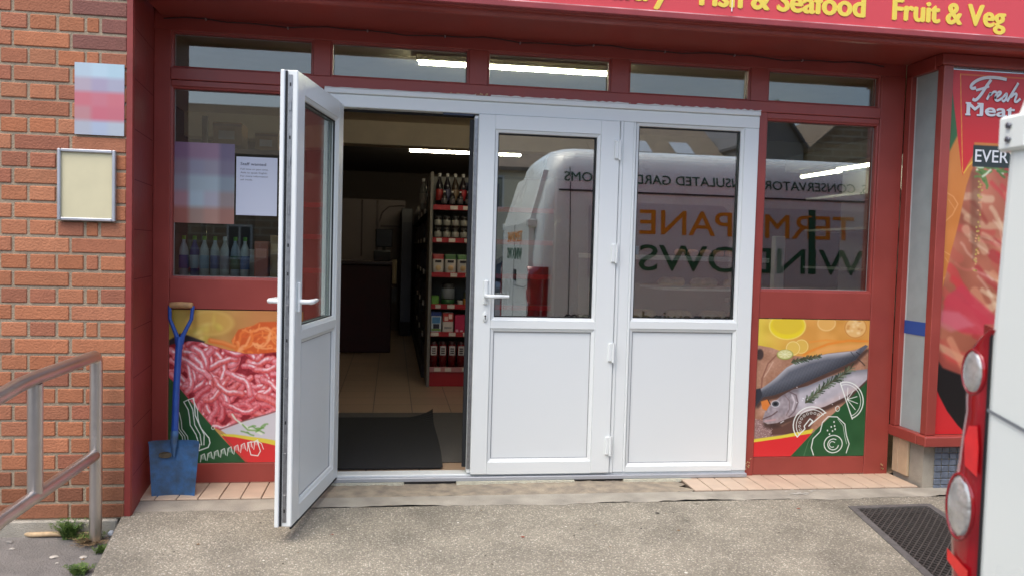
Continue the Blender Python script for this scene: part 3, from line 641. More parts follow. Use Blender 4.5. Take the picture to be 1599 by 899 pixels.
# --- fish panel; units u 52..657, v 60..805
c = Canvas(50, 658, 58, 806, 340, 400, (196, 148, 116))
c.C[:] = np.array([176, 132, 108]); c.noise(16, 40); c.noise(8, 8)
c.poly([(50, 58), (658, 58), (658, 190), (560, 225), (440, 240), (330, 262), (250, 256), (190, 236), (120, 212), (50, 200)], (222, 160, 78), 2)
tm = c.mask([(50, 58), (658, 58), (658, 190), (560, 225), (440, 240), (330, 262), (250, 256), (190, 236), (120, 212), (50, 200)], 2)
gy = np.clip(1-(c.U-50)/230, 0, 1)*tm*.85; c.blend(gy, (222, 202, 72)); c.noise(9, 50, tm)
c.ell((205, 95), 96, 70, (238, 214, 46), soft=4, m=tm); c.ell((205, 88), 84, 52, (222, 190, 60), soft=6, m=tm, alpha=.7); c.ell((205, 95), 97, 71, (244, 226, 110), ringw=5, soft=3, m=tm)
c.ell((418, 80), 48, 40, (232, 178, 96), soft=5, m=tm); c.ell((418, 76), 48, 40, (240, 200, 130), ringw=5, m=tm, soft=3)
c.ell((580, 98), 62, 58, (236, 190, 120), soft=6, m=tm); c.ell((580, 98), 60, 56, (208, 140, 66), ringw=6, m=tm, soft=3)
for i in range(16): c.ell((580+rp.uniform(-45, 45), 96+rp.uniform(-40, 40)), 9, 7, rp.choice([(206, 140, 70), (246, 214, 160)]), soft=4, alpha=.7)
c.stroke([(300, 250), (340, 228), (430, 190), (540, 170), (650, 172)], 12, (236, 140, 52), .9, 5); c.stroke([(330, 180), (420, 168), (520, 175)], 8, (238, 150, 60), .8, 6)
c.stroke([(380, 235), (450, 215), (560, 205), (658, 196)], 30, (240, 172, 100), .6, 10)
for cc, r0, c1, c2 in (((285, 205), 40, (226, 186, 88), (240, 214, 140)), ((240, 215), 40, (228, 192, 92), (244, 220, 150))): c.ell(cc, r0, r0, c1, soft=2); c.ell(cc, r0-4, r0-4, c2, ringw=3)
c.ell((198, 250), 45, 28, (150, 158, 76), soft=2); c.ell((198, 248), 40, 24, (216, 212, 150), soft=2)
for k in range(8): a = k*.785; c.stroke([(198, 248), (198+34*math.cos(a), 248+20*math.sin(a))], 2, (240, 240, 200))
c.ell((62, 250), 20, 30, (70, 56, 54), soft=4)
c.stroke([(150, 255), (108, 300), (80, 380), (78, 440)], 7, (132, 86, 70), .8, 3); c.stroke([(135, 290), (110, 340), (90, 372)], 5, (222, 190, 170), .7, 3)
c.poly([(50, 600), (95, 610), (130, 650), (300, 690), (260, 700), (50, 715)], (150, 120, 116), 4); c.poly([(130, 620), (200, 640), (280, 600), (400, 560), (340, 680), (140, 690)], (96, 66, 58), 6)
for i in range(240): c.ell((rp.uniform(52, 150), rp.uniform(600, 700)), 2.2, 2.2, rp.choice([(206, 184, 180), (120, 92, 92), (180, 150, 148)]), alpha=.8)
f1 = [(44, 480), (70, 440), (110, 412), (150, 380), (210, 320), (260, 292), (330, 270), (430, 244), (530, 232), (580, 228), (640, 192), (655, 200), (612, 246), (590, 275), (520, 310), (430, 350), (330, 395), (230, 440), (150, 470), (90, 482), (58, 520), (44, 520)]
c.poly([(a+8, b_+22) for a, b_ in f1], (64, 46, 42), 8, .8); m1 = c.mask(f1, 2); c.blend(m1, (96, 100, 110))
d1 = c.ldist([(44, 440), (150, 372), (210, 318), (330, 268), (430, 244), (580, 226)]); c.blend(m1*np.clip(1-d1/34, 0, 1)*.85, (214, 212, 216))
d2 = c.ldist([(60, 500), (230, 442), (430, 352), (600, 262)]); c.blend(m1*np.clip(1-d2/52, 0, 1)*.75, (46, 50, 58))
sc = (np.sin((c.U*.8+c.V*.5)*.62)*np.sin((c.U*.45-c.V*.85)*.62)); c.C = np.clip(c.C+(sc*26*m1*np.clip((d1-12)/30, 0, 1))[..., None], 0, 255)
c.poly([(44, 440), (72, 432), (86, 470), (60, 520), (44, 545)], (52, 54, 62), 3); c.stroke([(590, 232), (610, 246)], 4, (40, 44, 50)); c.stroke([(560, 232), (585, 262)], 4, (60, 64, 70)); c.stroke([(600, 270), (625, 290), (640, 305)], 6, (60, 48, 46), .9, 3)
f2 = [(92, 600), (104, 560), (140, 515), (190, 474), (250, 440), (330, 420), (430, 375), (520, 345), (600, 332), (658, 326), (658, 382), (600, 440), (540, 480), (430, 532), (330, 562), (240, 592), (170, 622), (120, 628), (96, 616)]
c.poly([(a+4, b_+26) for a, b_ in f2], (66, 48, 44), 10, .85); m2 = c.mask(f2, 2); c.blend(m2, (188, 184, 192)); c.noise(10, 22, m2)
d1 = c.ldist([(200, 462), (330, 416), (430, 372), (600, 328), (658, 324)]); c.blend(m2*np.clip(1-d1/36, 0, 1)*.8, (104, 108, 118)); d2 = c.ldist([(120, 620), (240, 588), (430, 528), (600, 432)]); c.blend(m2*np.clip(1-d2/30, 0, 1)*.6, (206, 184, 180))
sc = (np.sin((c.U*.8+c.V*.5)*.75)*np.sin((c.U*.45-c.V*.85)*.75)); c.C = np.clip(c.C+(sc*11*m2)[..., None], 0, 255)
hm = m2*np.clip((290-c.U)/20, 0, 1); c.blend(hm*.45, (124, 108, 110)); c.noise(16, 12, hm)
c.stroke([(232, 452), (268, 470), (280, 510), (262, 560), (235, 588)], 5, (92, 72, 76), .9, 3); c.stroke([(205, 470), (232, 500), (236, 545), (220, 580)], 4, (120, 96, 98), .8, 3); c.stroke([(245, 470), (262, 505), (252, 550)], 8, (222, 214, 220), .8, 4)
c.ell((158, 518), 24, 20, (200, 198, 204), soft=2); c.ell((158, 518), 19, 15, (76, 78, 84), soft=2); c.ell((158, 518), 9, 8, (22, 24, 30), soft=2); c.stroke([(94, 600), (140, 582), (168, 560)], 6, (84, 56, 58), .9, 3); c.stroke([(104, 612), (160, 604)], 7, (206, 158, 158), .8, 4)
c.poly([(78, 505), (118, 492), (128, 520), (110, 555), (88, 545)], (216, 128, 60), 3); c.stroke([(116, 494), (130, 520)], 5, (40, 34, 34))
def rosemary(pts, L, col):
    for a, b_ in zip(pts[:-1], pts[1:]):
        for k in range(10):
            t_ = k/10; x = a[0]+(b_[0]-a[0])*t_; y = a[1]+(b_[1]-a[1])*t_; h = math.atan2(b_[1]-a[1], b_[0]-a[0])
            for s_ in (-1, 1):
                an = h+s_*rp.uniform(.35, .9); l = L*rp.uniform(.6, 1.1); c.stroke([(x, y), (x+l*math.cos(an), y+l*math.sin(an))], 5.5, rp.choice(col), .95, 2)
    c.stroke(pts, 4, (92, 80, 60))
rosemary([(322, 512), (370, 470), (420, 425), (490, 380), (568, 320)], 34, [(62, 80, 58), (84, 104, 78), (44, 60, 44), (110, 126, 100)])
rosemary([(236, 292), (300, 276), (392, 256)], 22, [(62, 80, 58), (84, 104, 78), (44, 60, 44)])
for i in range(14): c.ell((rp.uniform(270, 520), rp.uniform(420, 540)), 3, 3, (236, 236, 240), alpha=.8)
c.poly([(30, 712), (200, 690), (372, 655), (360, 682), (200, 708), (30, 732)], (222, 206, 70), 1.5); c.poly([(30, 730), (200, 706), (364, 680), (250, 810), (30, 810)], (216, 46, 50), 1.5)
gm = c.mask([(660, 395), (560, 495), (470, 580), (364, 682), (248, 810), (660, 810)], 1.5); c.blend(gm, (38, 88, 50)); c.noise(7, 70, gm); c.stroke([(385, 660), (345, 730), (325, 805)], 2.5, (96, 136, 96))
def arc(cx, cy, rx, ry, a0, a1, n=22, rot=0): return [(cx+rx*math.cos(a)*math.cos(rot)-ry*math.sin(a)*math.sin(rot), cy+rx*math.cos(a)*math.sin(rot)+ry*math.sin(a)*math.cos(rot)) for a in np.linspace(a0, a1, n)]
r0 = math.atan2(570-700, 436-285); c.stroke(arc(360, 634, 100, 100, math.pi, 2*math.pi, rot=r0), 6, WH); c.stroke(arc(360, 634, 84, 84, math.pi, 2*math.pi, rot=r0), 4, WH); c.stroke([(285, 700), (300, 680), (325, 655), (320, 640), (350, 600), (366, 612), (345, 640), (420, 575), (436, 566)], 6, WH)
for a in np.linspace(math.pi+.3, 2*math.pi-.3, 9):
    x, y = arc(360, 634, 66, 66, a, a+.01, 2, r0)[0]; c.ell((x, y), 6, 6, WH, ringw=2.5)
r1 = math.atan2(600-405, 585-510); c.stroke(arc(548, 500, 104, 92, math.pi, 2*math.pi, rot=r1), 6, WH); c.stroke(arc(548, 500, 90, 78, math.pi, 2*math.pi, rot=r1), 3.5, WH); c.stroke([(510, 405), (585, 602)], 6, WH)
for a in np.linspace(math.pi+.5, 2*math.pi-.5, 5):
    x, y = arc(548, 500, 74, 62, a, a+.01, 2, r1)[0]; c.stroke([(552, 494), (x, y)], 4, WH)
c.stroke([(378, 800), (364, 760), (372, 710), (410, 670), (420, 620), (450, 588), (500, 590), (545, 630), (556, 690), (574, 740), (560, 790)], 5, WH); c.stroke([(505, 602), (536, 640), (548, 700), (560, 740)], 3, WH, .8)
c.ell((485, 740), 50, 48, WH, ringw=5); c.stroke(arc(485, 742, 30, 30, .2, 5.2), 5, WH); c.stroke(arc(480, 742, 16, 16, 1, 5.6), 4, WH)
for x, y in ((450, 665), (470, 645), (488, 640), (462, 685), (478, 668), (492, 658), (484, 618)): c.ell((x, y), 4, 5, WH)
c.ell((500, 545), 11, 14, WH, ringw=3); c.stroke([(190, 622), (206, 612)], 4, (220, 222, 226))
fp = c.object('poster', fxa(50, 2.067, 658, 2.749), fza(58, .894, 806, .103), .004); tag(fp, 'printed panel of two whole fish at the lower right of the shopfront', 'poster')
# --- meat poster on the display window (metres: x, z)
c = Canvas(2.976, 4.2, 2.285, .292, 330, 480, (206, 128, 60))
c.noise(8, .08)
c.poly([(2.97, 2.285), (3.06, 2.285), (3.035, 1.93), (2.97, 1.80)], (58, 104, 60), 3)
for k in range(3): c.stroke([(2.99, 1.62-.32*k), (3.03, 1.60-.32*k), (3.06, 1.56-.32*k), (3.03, 1.50-.32*k), (2.985, 1.46-.32*k)], .006, (226, 160, 100), .9); c.stroke([(3.0, 1.585-.32*k), (3.045, 1.53-.32*k)], .004, (226, 160, 100), .8)
steak = [(3.15, 1.80), (3.105, 1.66), (3.07, 1.45), (3.03, 1.28), (2.99, 1.08), (2.94, .88), (2.94, .28), (4.3, .28), (4.3, 1.80)]
sm_ = c.mask(steak, 2); c.blend(sm_, (178, 106, 82)); c.noise(30, .12, sm_, (1, .8, .7))
for i in range(150):
    t_ = rp.random(); z = .6+1.2*t_; x = rp.uniform(2.98, 4.2); L = rp.uniform(.12, .34); s_ = wavy(x, z, rp.uniform(-.9, -.2), L, .25, 9)
    c.stroke(s_, rp.uniform(.02, .06), rp.choice([(196, 84, 74), (170, 48, 54), (214, 176, 140), (224, 196, 160), (186, 92, 76), (204, 60, 64), (216, 150, 116), (150, 60, 48)]), .6, 4, sm_)
for i in range(60): s_ = wavy(rp.uniform(3.0, 4.1), rp.uniform(.9, 1.5), rp.uniform(-.9, -.3), .16, .3, 7); c.stroke(s_, rp.uniform(.006, .014), rp.choice([(244, 222, 200), (226, 120, 110)]), .35, 4, sm_)
c.poly([(3.02, 1.06), (3.11, 1.12), (3.24, 1.02), (3.34, .94), (3.3, .84), (3.12, .86), (2.99, .92)], (196, 60, 78), 5, .8); c.poly([(2.98, .98), (3.1, .97), (3.2, .9), (3.06, .86), (2.97, .9)], (208, 120, 132), 6, .6)
c.poly([(3.13, 1.74), (3.18, 1.75), (3.19, 1.66), (3.2, 1.4), (3.17, 1.25), (3.14, 1.45)], (116, 74, 54), 6, .6)
for i in range(50): c.ell((3.19+rp.uniform(-.012, .012), rp.uniform(1.2, 1.7)), .006, .005, rp.choice([(190, 170, 90), (150, 120, 60), (210, 150, 110)]))
c.poly([(2.97, .80), (3.04, .70), (3.2, .62), (3.6, .55), (4.3, .6), (4.3, .28), (2.97, .28)], (150, 70, 60), 8, .8)
c.poly([(2.97, .72), (3.02, .66), (3.2, .60), (3.6, .5), (4.3, .5), (4.3, .28), (2.97, .28)], (28, 24, 24), 4)
c.poly([(2.97, .58), (3.01, .50), (3.06, .42), (3.13, .34), (3.2, .28), (2.97, .28)], (206, 46, 50), 2)
for i in range(30): c.stroke(wavy(rp.uniform(3.13, 3.4), rp.uniform(1.70, 1.82), rp.uniform(-1, .6), .07, .4, 6), .012, rp.choice([(98, 136, 70), (214, 226, 198), (76, 116, 58)]), .9, 2)
c.poly([(2.97, 2.285), (4.3, 2.285), (4.3, 1.9), (3.14, 1.9), (3.135, 1.83), (3.098, 1.765), (3.08, 1.72), (3.07, 1.75)], (210, 44, 48), 1.5)
c.stroke([(3.085, 1.73), (3.112, 1.77), (3.14, 1.80)], .006, (232, 196, 70)); c.stroke([(3.035, 2.262), (3.078, 1.735)], .004, (236, 176, 60)); c.stroke([(3.035, 2.262), (4.2, 2.262)], .004, (236, 176, 60))
c.poly([(3.135, 1.885), (4.3, 1.885), (4.3, 1.768), (3.135, 1.768)], (46, 56, 54), 1.5)
pr = c.object('poster', lambda U, V: U, lambda U, V: V, -.275); tag(pr, 'tall red and orange raw meat poster on the front of the display window', 'poster')
WL = mat('white_print', (226, 228, 230), .45); SH = mat('grey_print_shadow', (130, 60, 70), .5)
def ribbon(b, pts, w, y, z=0):
    P = [Vector((p[0], 0, p[1])) for p in pts]; n = len(P); L, R2 = [], []
    for i in range(n):
        t_ = (P[min(i+1, n-1)]-P[max(i-1, 0)]).normalized(); nn = Vector((-t_.z, 0, t_.x)); ww = w*(.5 if 0 < i < n-1 else .28); L.append(P[i]+nn*ww); R2.append(P[i]-nn*ww)
    vs = [(q.x, y, q.z) for q in L]+[(q.x, y, q.z) for q in R2]; b.add(vs, [(i, i+1, n+i+1, n+i) for i in range(n-1)])
def smooth(pts, k=3):
    for _ in range(k):
        q = [pts[0]]
        for a, b_ in zip(pts[:-1], pts[1:]): q += [(a[0]*.75+b_[0]*.25, a[1]*.75+b_[1]*.25), (a[0]*.25+b_[0]*.75, a[1]*.25+b_[1]*.75)]
        pts = q+[pts[-1]]
    return pts
def fresh(b, ox, y):
    # crop units -> metres (script word drawn as joined pen strokes)
    T = lambda p: (2.976+(p[0]-490)/3.76*.00385+ox, 2.292-(p[1]-170)/3.76*.00352-ox*.6)
    sk = 0
    for st, wd in (([(818, 216), (760, 208), (690, 212), (640, 232), (608, 262), (612, 282), (640, 276)], .017), ([(726, 222), (700, 262), (668, 318), (640, 350), (622, 340)], .017), ([(640, 290), (680, 276), (716, 262)], .013),
                   ([(706, 340), (728, 292), (722, 318), (744, 290), (762, 292)], .013), ([(750, 330), (790, 300), (782, 286), (762, 300), (752, 332), (768, 346), (800, 322)], .013),
                   ([(800, 322), (824, 290), (822, 326), (806, 346), (796, 336)], .013), ([(826, 344), (858, 286), (888, 232)], .014), ([(846, 318), (872, 292), (884, 300), (868, 340), (884, 344), (905, 322)], .013)):
        ribbon(b, smooth([T(p) for p in st]), wd, y-sk*.00025); sk += 1
b = MB(); fresh(b, .004, -.2766); b.build('lettering_shadow', SH, pr); b = MB(); fresh(b, 0, -.2790); b.build('script_lettering', WL, pr)
def slab(b, dx, y):
    fit_text(b, 'Meat', 3.082+dx, 3.372+dx, 2.047-dx, .064, y, thick=.0006, offset=.045)
    for x0, x1, zz in ((3.072, 3.104, 2.043), (3.142, 3.176, 2.043), (3.072, 3.104, 2.105), (3.142, 3.176, 2.105), (3.35, 3.38, 2.043)): b.box(x0+dx, x1+dx, y-.0008, y, zz-dx, zz+.009-dx)
b = MB(); slab(b, .004, -.2764); b.build('lettering_shadow', SH, pr); b = MB(); slab(b, 0, -.2782); b.build('slab_lettering', WL, pr)
b = MB(); fit_text(b, 'EVERY DAY', 3.148, 3.62, 1.795, .066, -.2765, thick=.0006, offset=.012); b.build('lettering', WL, pr)
# --- blurred-out notices: plain sheets in soft bands
def blocks(name, x0, x1, z0, z1, y, rows, lab):
    ny, nx = len(rows), len(rows[0]); c = Canvas(0, 1, 0, 1, 60, 80, (255, 255, 255)); R0 = np.array(rows, float)
    gx = np.clip(c.U*nx-.5, 0, nx-1.001); gy = np.clip(c.V*ny-.5, 0, ny-1.001); ix, iy = gx.astype(int), gy.astype(int); fx, fy = (gx-ix)[..., None], (gy-iy)[..., None]
    fx = np.clip((fx-.5)*3+.5, 0, 1); fy = np.clip((fy-.5)*3+.5, 0, 1)
    c.C = (R0[iy, ix]*(1-fx)+R0[iy, np.minimum(ix+1, nx-1)]*fx)*(1-fy)+(R0[np.minimum(iy+1, ny-1), ix]*(1-fx)+R0[np.minimum(iy+1, ny-1), np.minimum(ix+1, nx-1)]*fx)*fy
    o = c.object(name, fxa(0, x0, 1, x1), fza(0, z1, 1, z0), y, gain=1.0); tag(o, lab, 'poster'); return o
blocks('poster', -1.402, -1.195, 1.70, 2.015, -.462, [[(178, 196, 208), (180, 204, 216), (172, 200, 212)], [(176, 162, 174), (166, 156, 178), (166, 166, 184)], [(196, 112, 122), (194, 118, 130), (196, 112, 122)], [(184, 132, 136), (194, 106, 120), (192, 108, 120)], [(172, 176, 186), (168, 180, 200), (174, 184, 194)]], 'small red and pale blue poster on the brick wall, above the metal frame')
blocks('poster', -1.112, -.812, 1.335, 1.745, .038, [[(132, 102, 130), (160, 130, 152), (160, 130, 152), (118, 106, 132)], [(140, 124, 138), (156, 156, 174), (160, 156, 170), (126, 120, 140)], [(146, 144, 156), (172, 190, 198), (172, 190, 198), (138, 152, 164)], [(168, 130, 138), (178, 198, 208), (182, 182, 194), (150, 138, 138)], [(160, 100, 88), (170, 144, 132), (182, 144, 130), (160, 116, 104)]], 'lilac and pale blue poster behind the left window, beside the staff notice')
nt_ = MB().box(-.803, -.598, .036, .0375, 1.383, 1.683).build('notice', mat('white_paper', (206, 214, 232), .7)); tag(nt_, 'white paper notice with a few typed lines behind the left window glass', 'notice')
b = MB(); y = .0358
for txt, z, cp, x1, off in (('Staff wanted', 1.640, .014, -.655, .01), ('Full time or part time.', 1.616, .0085, -.643, 0), ('Able to speak English.', 1.598, .0085, -.647, 0), ('For more information', 1.580, .0085, -.645, 0), ('ask inside.', 1.562, .0085, -.722, 0)):
    fit_text(b, txt, -.782, x1, z, cp, y, thick=.0004, offset=off)
b.build('typed_text', mat('print_grey', (96, 100, 116), .8), nt_)
# --- empty metal noticeboard on the brick
nb = thing('noticeboard', 'empty aluminium notice frame with cream backing screwed to the brick wall', 'noticeboard', (-1.35, -.46, 1.32))
for a in ((-1.469, -1.455), (-1.241, -1.227)): MB().box(a[0], a[1], -.478, -.456, 1.3175, 1.6335, bev=.003).build('frame_rail', mat('aluminium', (196, 198, 204), .35, metal=.7, var=.1), nb)
for a in ((1.3175, 1.331), (1.620, 1.6335)): MB().box(-1.4548, -1.2412, -.4775, -.456, a[0], a[1], bev=.003).build('frame_rail', mat('aluminium', (196, 198, 204), .35, metal=.7, var=.1), nb)
MB().box(-1.455, -1.241, -.466, -.457, 1.331, 1.62).build('backing_board', mat('cream_board', (212, 204, 168), .6, var=.06, vscale=9), nb)

# ================================================================== shovel, handrail, litter
sh = thing('shovel', 'blue square mouth shovel with wooden grip leaning in the left corner', 'shovel', (-1.03, -.2, -.02))
BLUE = mat('blue_paint', (32, 74, 156), .35, var=.2, vscale=20); BLD = mat('worn_blue_steel', (52, 98, 148), .45, var=.35, vscale=18, var2=(54, 74, 96), bump=.2, bscale=50)
def sy(z): return -.205+.175*(z+.02)/.94
V = []; F = []; N = 14; Mz = 12
for j in range(Mz+1):
    z = -.018+.278*j/Mz; t_ = j/Mz; hw = .099+.021*t_; cx = -1.036-.010*t_
    for i in range(N+1):
        s_ = -1+2*i/N; V.append((cx+s_*hw, sy(z)+.02*(1-s_*s_)*1.0-.01-(.012 if t_ > .96 else 0), z-(.004 if abs(s_) > .95 and j == Mz else 0)))
for j in range(Mz):
    for i in range(N): F.append((j*(N+1)+i, j*(N+1)+i+1, (j+1)*(N+1)+i+1, (j+1)*(N+1)+i))
b = MB(); b.add(V, F, smooth=True); b.add([(x, y+.004, z) for x, y, z in V], F, smooth=True)
rim = [i for i in range(N+1)]+[j*(N+1)+N for j in range(1, Mz+1)]+[Mz*(N+1)+i for i in range(N-1, -1, -1)]+[j*(N+1) for j in range(Mz-1, 0, -1)]
nV = len(V); b.add(V+[(x, y+.004, z) for x, y, z in V], [(rim[i], rim[(i+1) % len(rim)], rim[(i+1) % len(rim)]+nV, rim[i]+nV) for i in range(len(rim))])
b.build('blade', BLD, sh)
b = MB(); b.tube([(-1.045, sy(.18)-.004, .18), (-1.046, sy(.24)-.012, .24), (-1.048, sy(.30), .30)], [.006, .016, .019], 14); b.build('socket', BLD, sh)
b = MB(); b.add([(-1.085+.01*math.cos(a)*3.2, sy(.19)-.0085+.003*math.sin(3*a), .190+.017*math.sin(a)) for a in np.linspace(0, 5.9, 11)], [list(range(11))]); b.build('mud_patch', mat('dried_mud', (92, 84, 68), .9, var=.3, vscale=60), sh)
MB().tube([(-1.047, sy(.26), .26), (-1.052, sy(.5), .5), (-1.051, sy(.74), .742)], .0165, 16).build('shaft', BLUE, sh)
b = MB(); y1, y2 = sy(.74), sy(.91)
for s_ in (-1, 1): b.tube([(-1.050+s_*.008, y1, .725), (-1.05+s_*.014, sy(.765), .765), (-1.05+s_*.034, sy(.81), .81), (-1.05+s_*.052, sy(.85), .85), (-1.05+s_*.056, y2, .915)], [.013, .0115, .0095, .009, .009], 10)
b.tube([(-1.05, sy(.70), .70), (-1.05, sy(.76), .76)], [.018, .016], 14); b.build('yoke', BLUE, sh)
MB().tube([(-1.106, y2-.001, .918), (-1.10, y2-.001, .918), (-1.05, y2-.001, .920), (-1.0, y2-.001, .918), (-.994, y2-.001, .918)], [.012, .0155, .0165, .0155, .012], 14).build('grip', mat('pale_wood', (182, 142, 98), .6, var=.25, vscale=30), sh)
# stainless handrail
hr = thing('handrail', 'stainless steel tube handrail beside the brick wall at the left', 'handrail', (-1.28, -.8, -.1))
X = -1.28
arc_ = [(X, -.60-.0, .728)]+[(X, -.575-.0+.033*math.sin(a), .695+.033*math.cos(a)) for a in np.linspace(.2, 1.57, 8)]
b = MB(); b.tube([(X, -3.1, .56), (X, -1.9, .66), (X, -1.3, .722), (X, -1.16, .727)]+arc_+[(X, -.542, .6), (X, -.542, -.11)], .0262, 20); b.build('top_rail', STST, hr)
MB().tube([(X, -1.158, .705), (X, -1.158, .30)], .0262, 20).build('post', STST, hr); MB().tube([(X, -2.3, .61), (X, -2.3, -.24)], .0255, 20).build('post', STST, hr)
MB().tube([(X, -.565, .289), (X, -1.43, .289), (X, -3.1, .12)], .0250, 18).build('lower_rail', STST, hr)
# dead stick, rubble, weeds
t = MB().tube([(-1.645, -.44+.0, -.088), (-1.57, -.475, -.090), (-1.50, -.48, -.086), (-1.40, -.487, -.086), (-1.33, -.48, -.09)], [.010, .0115, .011, .010, .0095], 9).build('wooden_stick', mat('bleached_wood', (190, 164, 128), .8, var=.25, vscale=40)); tag(t, 'pale wooden stick lying along the foot of the brick wall', 'stick')
rg = random.Random(31)
def stone(x, y, r, lab, m_, nm='stone', flat=.5):
    bm = bmesh.new(); bmesh.ops.create_icosphere(bm, subdivisions=2, radius=r); z = gl(y) if x < -1.17 else gz(y)
    for v in bm.verts: v.co = Vector((v.co.x*rg.uniform(.8, 1.3)*1.2, v.co.y*rg.uniform(.8, 1.2), v.co.z*flat*rg.uniform(.8, 1.1)))
    b = MB(); b.add([v.co+Vector((x, y, z+r*flat*.7)) for v in bm.verts], [[v.index for v in f.verts] for f in bm.faces]); bm.free()
    o = b.build(nm, m_); tag(o, lab, nm, 'small litter and stones by the wall')
STN = mat('pale_stone', (186, 180, 170), .85, var=.2, vscale=60)
stone(-1.395, -.69, .016, 'largest pale stone chip on the asphalt below the weed', STN, flat=.25); stone(-1.275, -.70, .013, 'long pale stone chip near the edge of the forecourt', STN, flat=.3)
stone(-1.60, -.60, .009, 'small white stone on the asphalt at the far left', STN); stone(-1.36, -.75, .006, 'tiny white pebble just below the largest stone chip', STN)
stone(-1.27, -.72, .006, 'tiny brown pebble beside the long stone chip', mat('brown_stone', (140, 118, 92), .9)); stone(-1.64, -.53, .012, 'grey stone under the left end of the stick', mat('grey_stone', (138, 134, 128), .9))
t = MB().box(-1.245, -1.222, -.50, -.475, -.098, -.075, bev=.006, rot=Matrix.Identity(3)).build('crumpled_paper', mat('litter_white', (214, 220, 226), .6)); tag(t, 'crumpled white scrap of litter in the corner behind the rail post', 'litter')
GR = [mat('weed_green', (74, 102, 44), .7, var=.2, vscale=40), mat('weed_light_green', (104, 128, 58), .7, var=.2, vscale=40)]
def weed(x, y, n, h, lab, seed, nm='weed', mats=None, spread=.07):
    q = random.Random(seed); z0 = gl(y); b = MB()
    for i in range(n):
        a = q.uniform(0, 6.28); L = h*q.uniform(.5, 1.1); ex = spread*q.uniform(.3, 1.3); x0, y0 = x+q.uniform(-.025, .025), y+q.uniform(-.015, .015); w_ = q.uniform(.0016, .003); pr_ = None; k = 5; P = []
        for j in range(k+1):
            t_ = j/k; P.append(Vector((x0+math.cos(a)*ex*t_**1.3, y0+math.sin(a)*ex*t_**1.3, z0+L*(t_-.35*t_*t_))))
        sd_ = Vector((-math.sin(a), math.cos(a), 0)); mi = q.randint(0, 1)
        for j in range(k):
            wa, wb = w_*(1-j/k*.8), w_*(1-(j+1)/k*.8); b.quad(P[j]-sd_*wa, P[j]+sd_*wa, P[j+1]+sd_*wb, P[j+1]-sd_*wb, mi)
            if j > 0:
                for s_ in (-1, 1):
                    l = q.uniform(.008, .018); d = (P[j]-P[j-1]).normalized(); tip = P[j]+(sd_*s_*.8+d*.6+Vector((0, 0, q.uniform(-.2, .3))))*l; mdl = (P[j]+tip)/2
                    b.quad(P[j], mdl+d*.003, tip, mdl-d*.003, mi)
    o = b.build(nm, mats or GR); tag(o, lab, 'weed', 'weeds by the wall'); return o
weed(-1.405, -.50, 110, .125, 'bushy green weed growing between the wall and the rail post', 3)
weed(-1.30, -.53, 45, .05, 'low green weed at the foot of the rail post', 5); weed(-1.235, -.86, 60, .055, 'green tuft at the forecourt edge in the bottom left corner', 6, spread=.04); weed(-1.215, -.66, 26, .05, 'thin green sprig against the forecourt edge', 9, spread=.03)
weed(-1.295, -.56, 70, .035, 'dry straw coloured weed stems around the rail post', 10, mats=[mat('straw', (150, 126, 92), .9), mat('dark_straw', (112, 92, 66), .9)], spread=.08)
# drain grating
gt = thing('drain_grating', 'dark metal mesh grating set in the forecourt at the right', 'grating', (2.55, -.9, -.05))
IR = mat('weathered_iron', (104, 101, 99), .7, metal=.2, var=.3, vscale=40); IRD = mat('dark_iron_mesh', (86, 81, 78), .55, metal=.2, var=.3, vscale=30)
def gp(u, v, dz=0):
    a = Vector((*A_, 0)).lerp(Vector((*B_, 0)), u); d = Vector((*D_, 0)).lerp(Vector((*C_, 0)), u); p = a.lerp(d, v); return Vector((p.x, p.y, gz(p.y)+dz))
b = MB(); e = .075; ev = .04
for q in (((0, 0), (1, 0), (1-e, ev), (e, ev)), ((1, 0), (1, 1), (1-e, 1-ev), (1-e, ev)), ((1, 1), (0, 1), (e, 1-ev), (1-e, 1-ev)), ((0, 1), (0, 0), (e, ev), (e, 1-ev))):
    T_ = [gp(*p, .004) for p in q]; Bt = [gp(*p, -.03) for p in q]; b.add(T_+Bt, [(0, 1, 2, 3), (0, 1, 5, 4), (2, 3, 7, 6), (1, 2, 6, 5), (3, 0, 4, 7)])
b.build('grating_frame', IR, gt)
b = MB(); nu, nv = 12, 19
def bar(p, q, w_=.0021, h=.006):
    d = (q-p).normalized(); s_ = Vector((-d.y, d.x, 0))*w_; up = Vector((0, 0, h)); vs = [p-s_-up, p+s_-up, q+s_-up, q-s_-up, p-s_, p+s_, q+s_, q-s_]
    b.add(vs, [(4, 5, 6, 7), (0, 1, 5, 4), (2, 3, 7, 6), (1, 2, 6, 5), (3, 0, 4, 7)])
for i in range(nu):
    for j in range(nv):
        u0, u1 = e+(1-2*e)*i/nu, e+(1-2*e)*(i+1)/nu; v0, v1 = ev+(1-2*ev)*j/nv, ev+(1-2*ev)*(j+1)/nv; um, vm = (u0+u1)/2, (v0+v1)/2
        for a_, c_ in (((u0, vm), (um, v0)), ((um, v0), (u1, vm)), ((u1, vm), (um, v1)), ((um, v1), (u0, vm))): bar(gp(*a_), gp(*c_))
b.build('mesh_bars', IRD, gt)
def pm0(rgb): return mat('plain_colour', rgb, .5, var=.05)
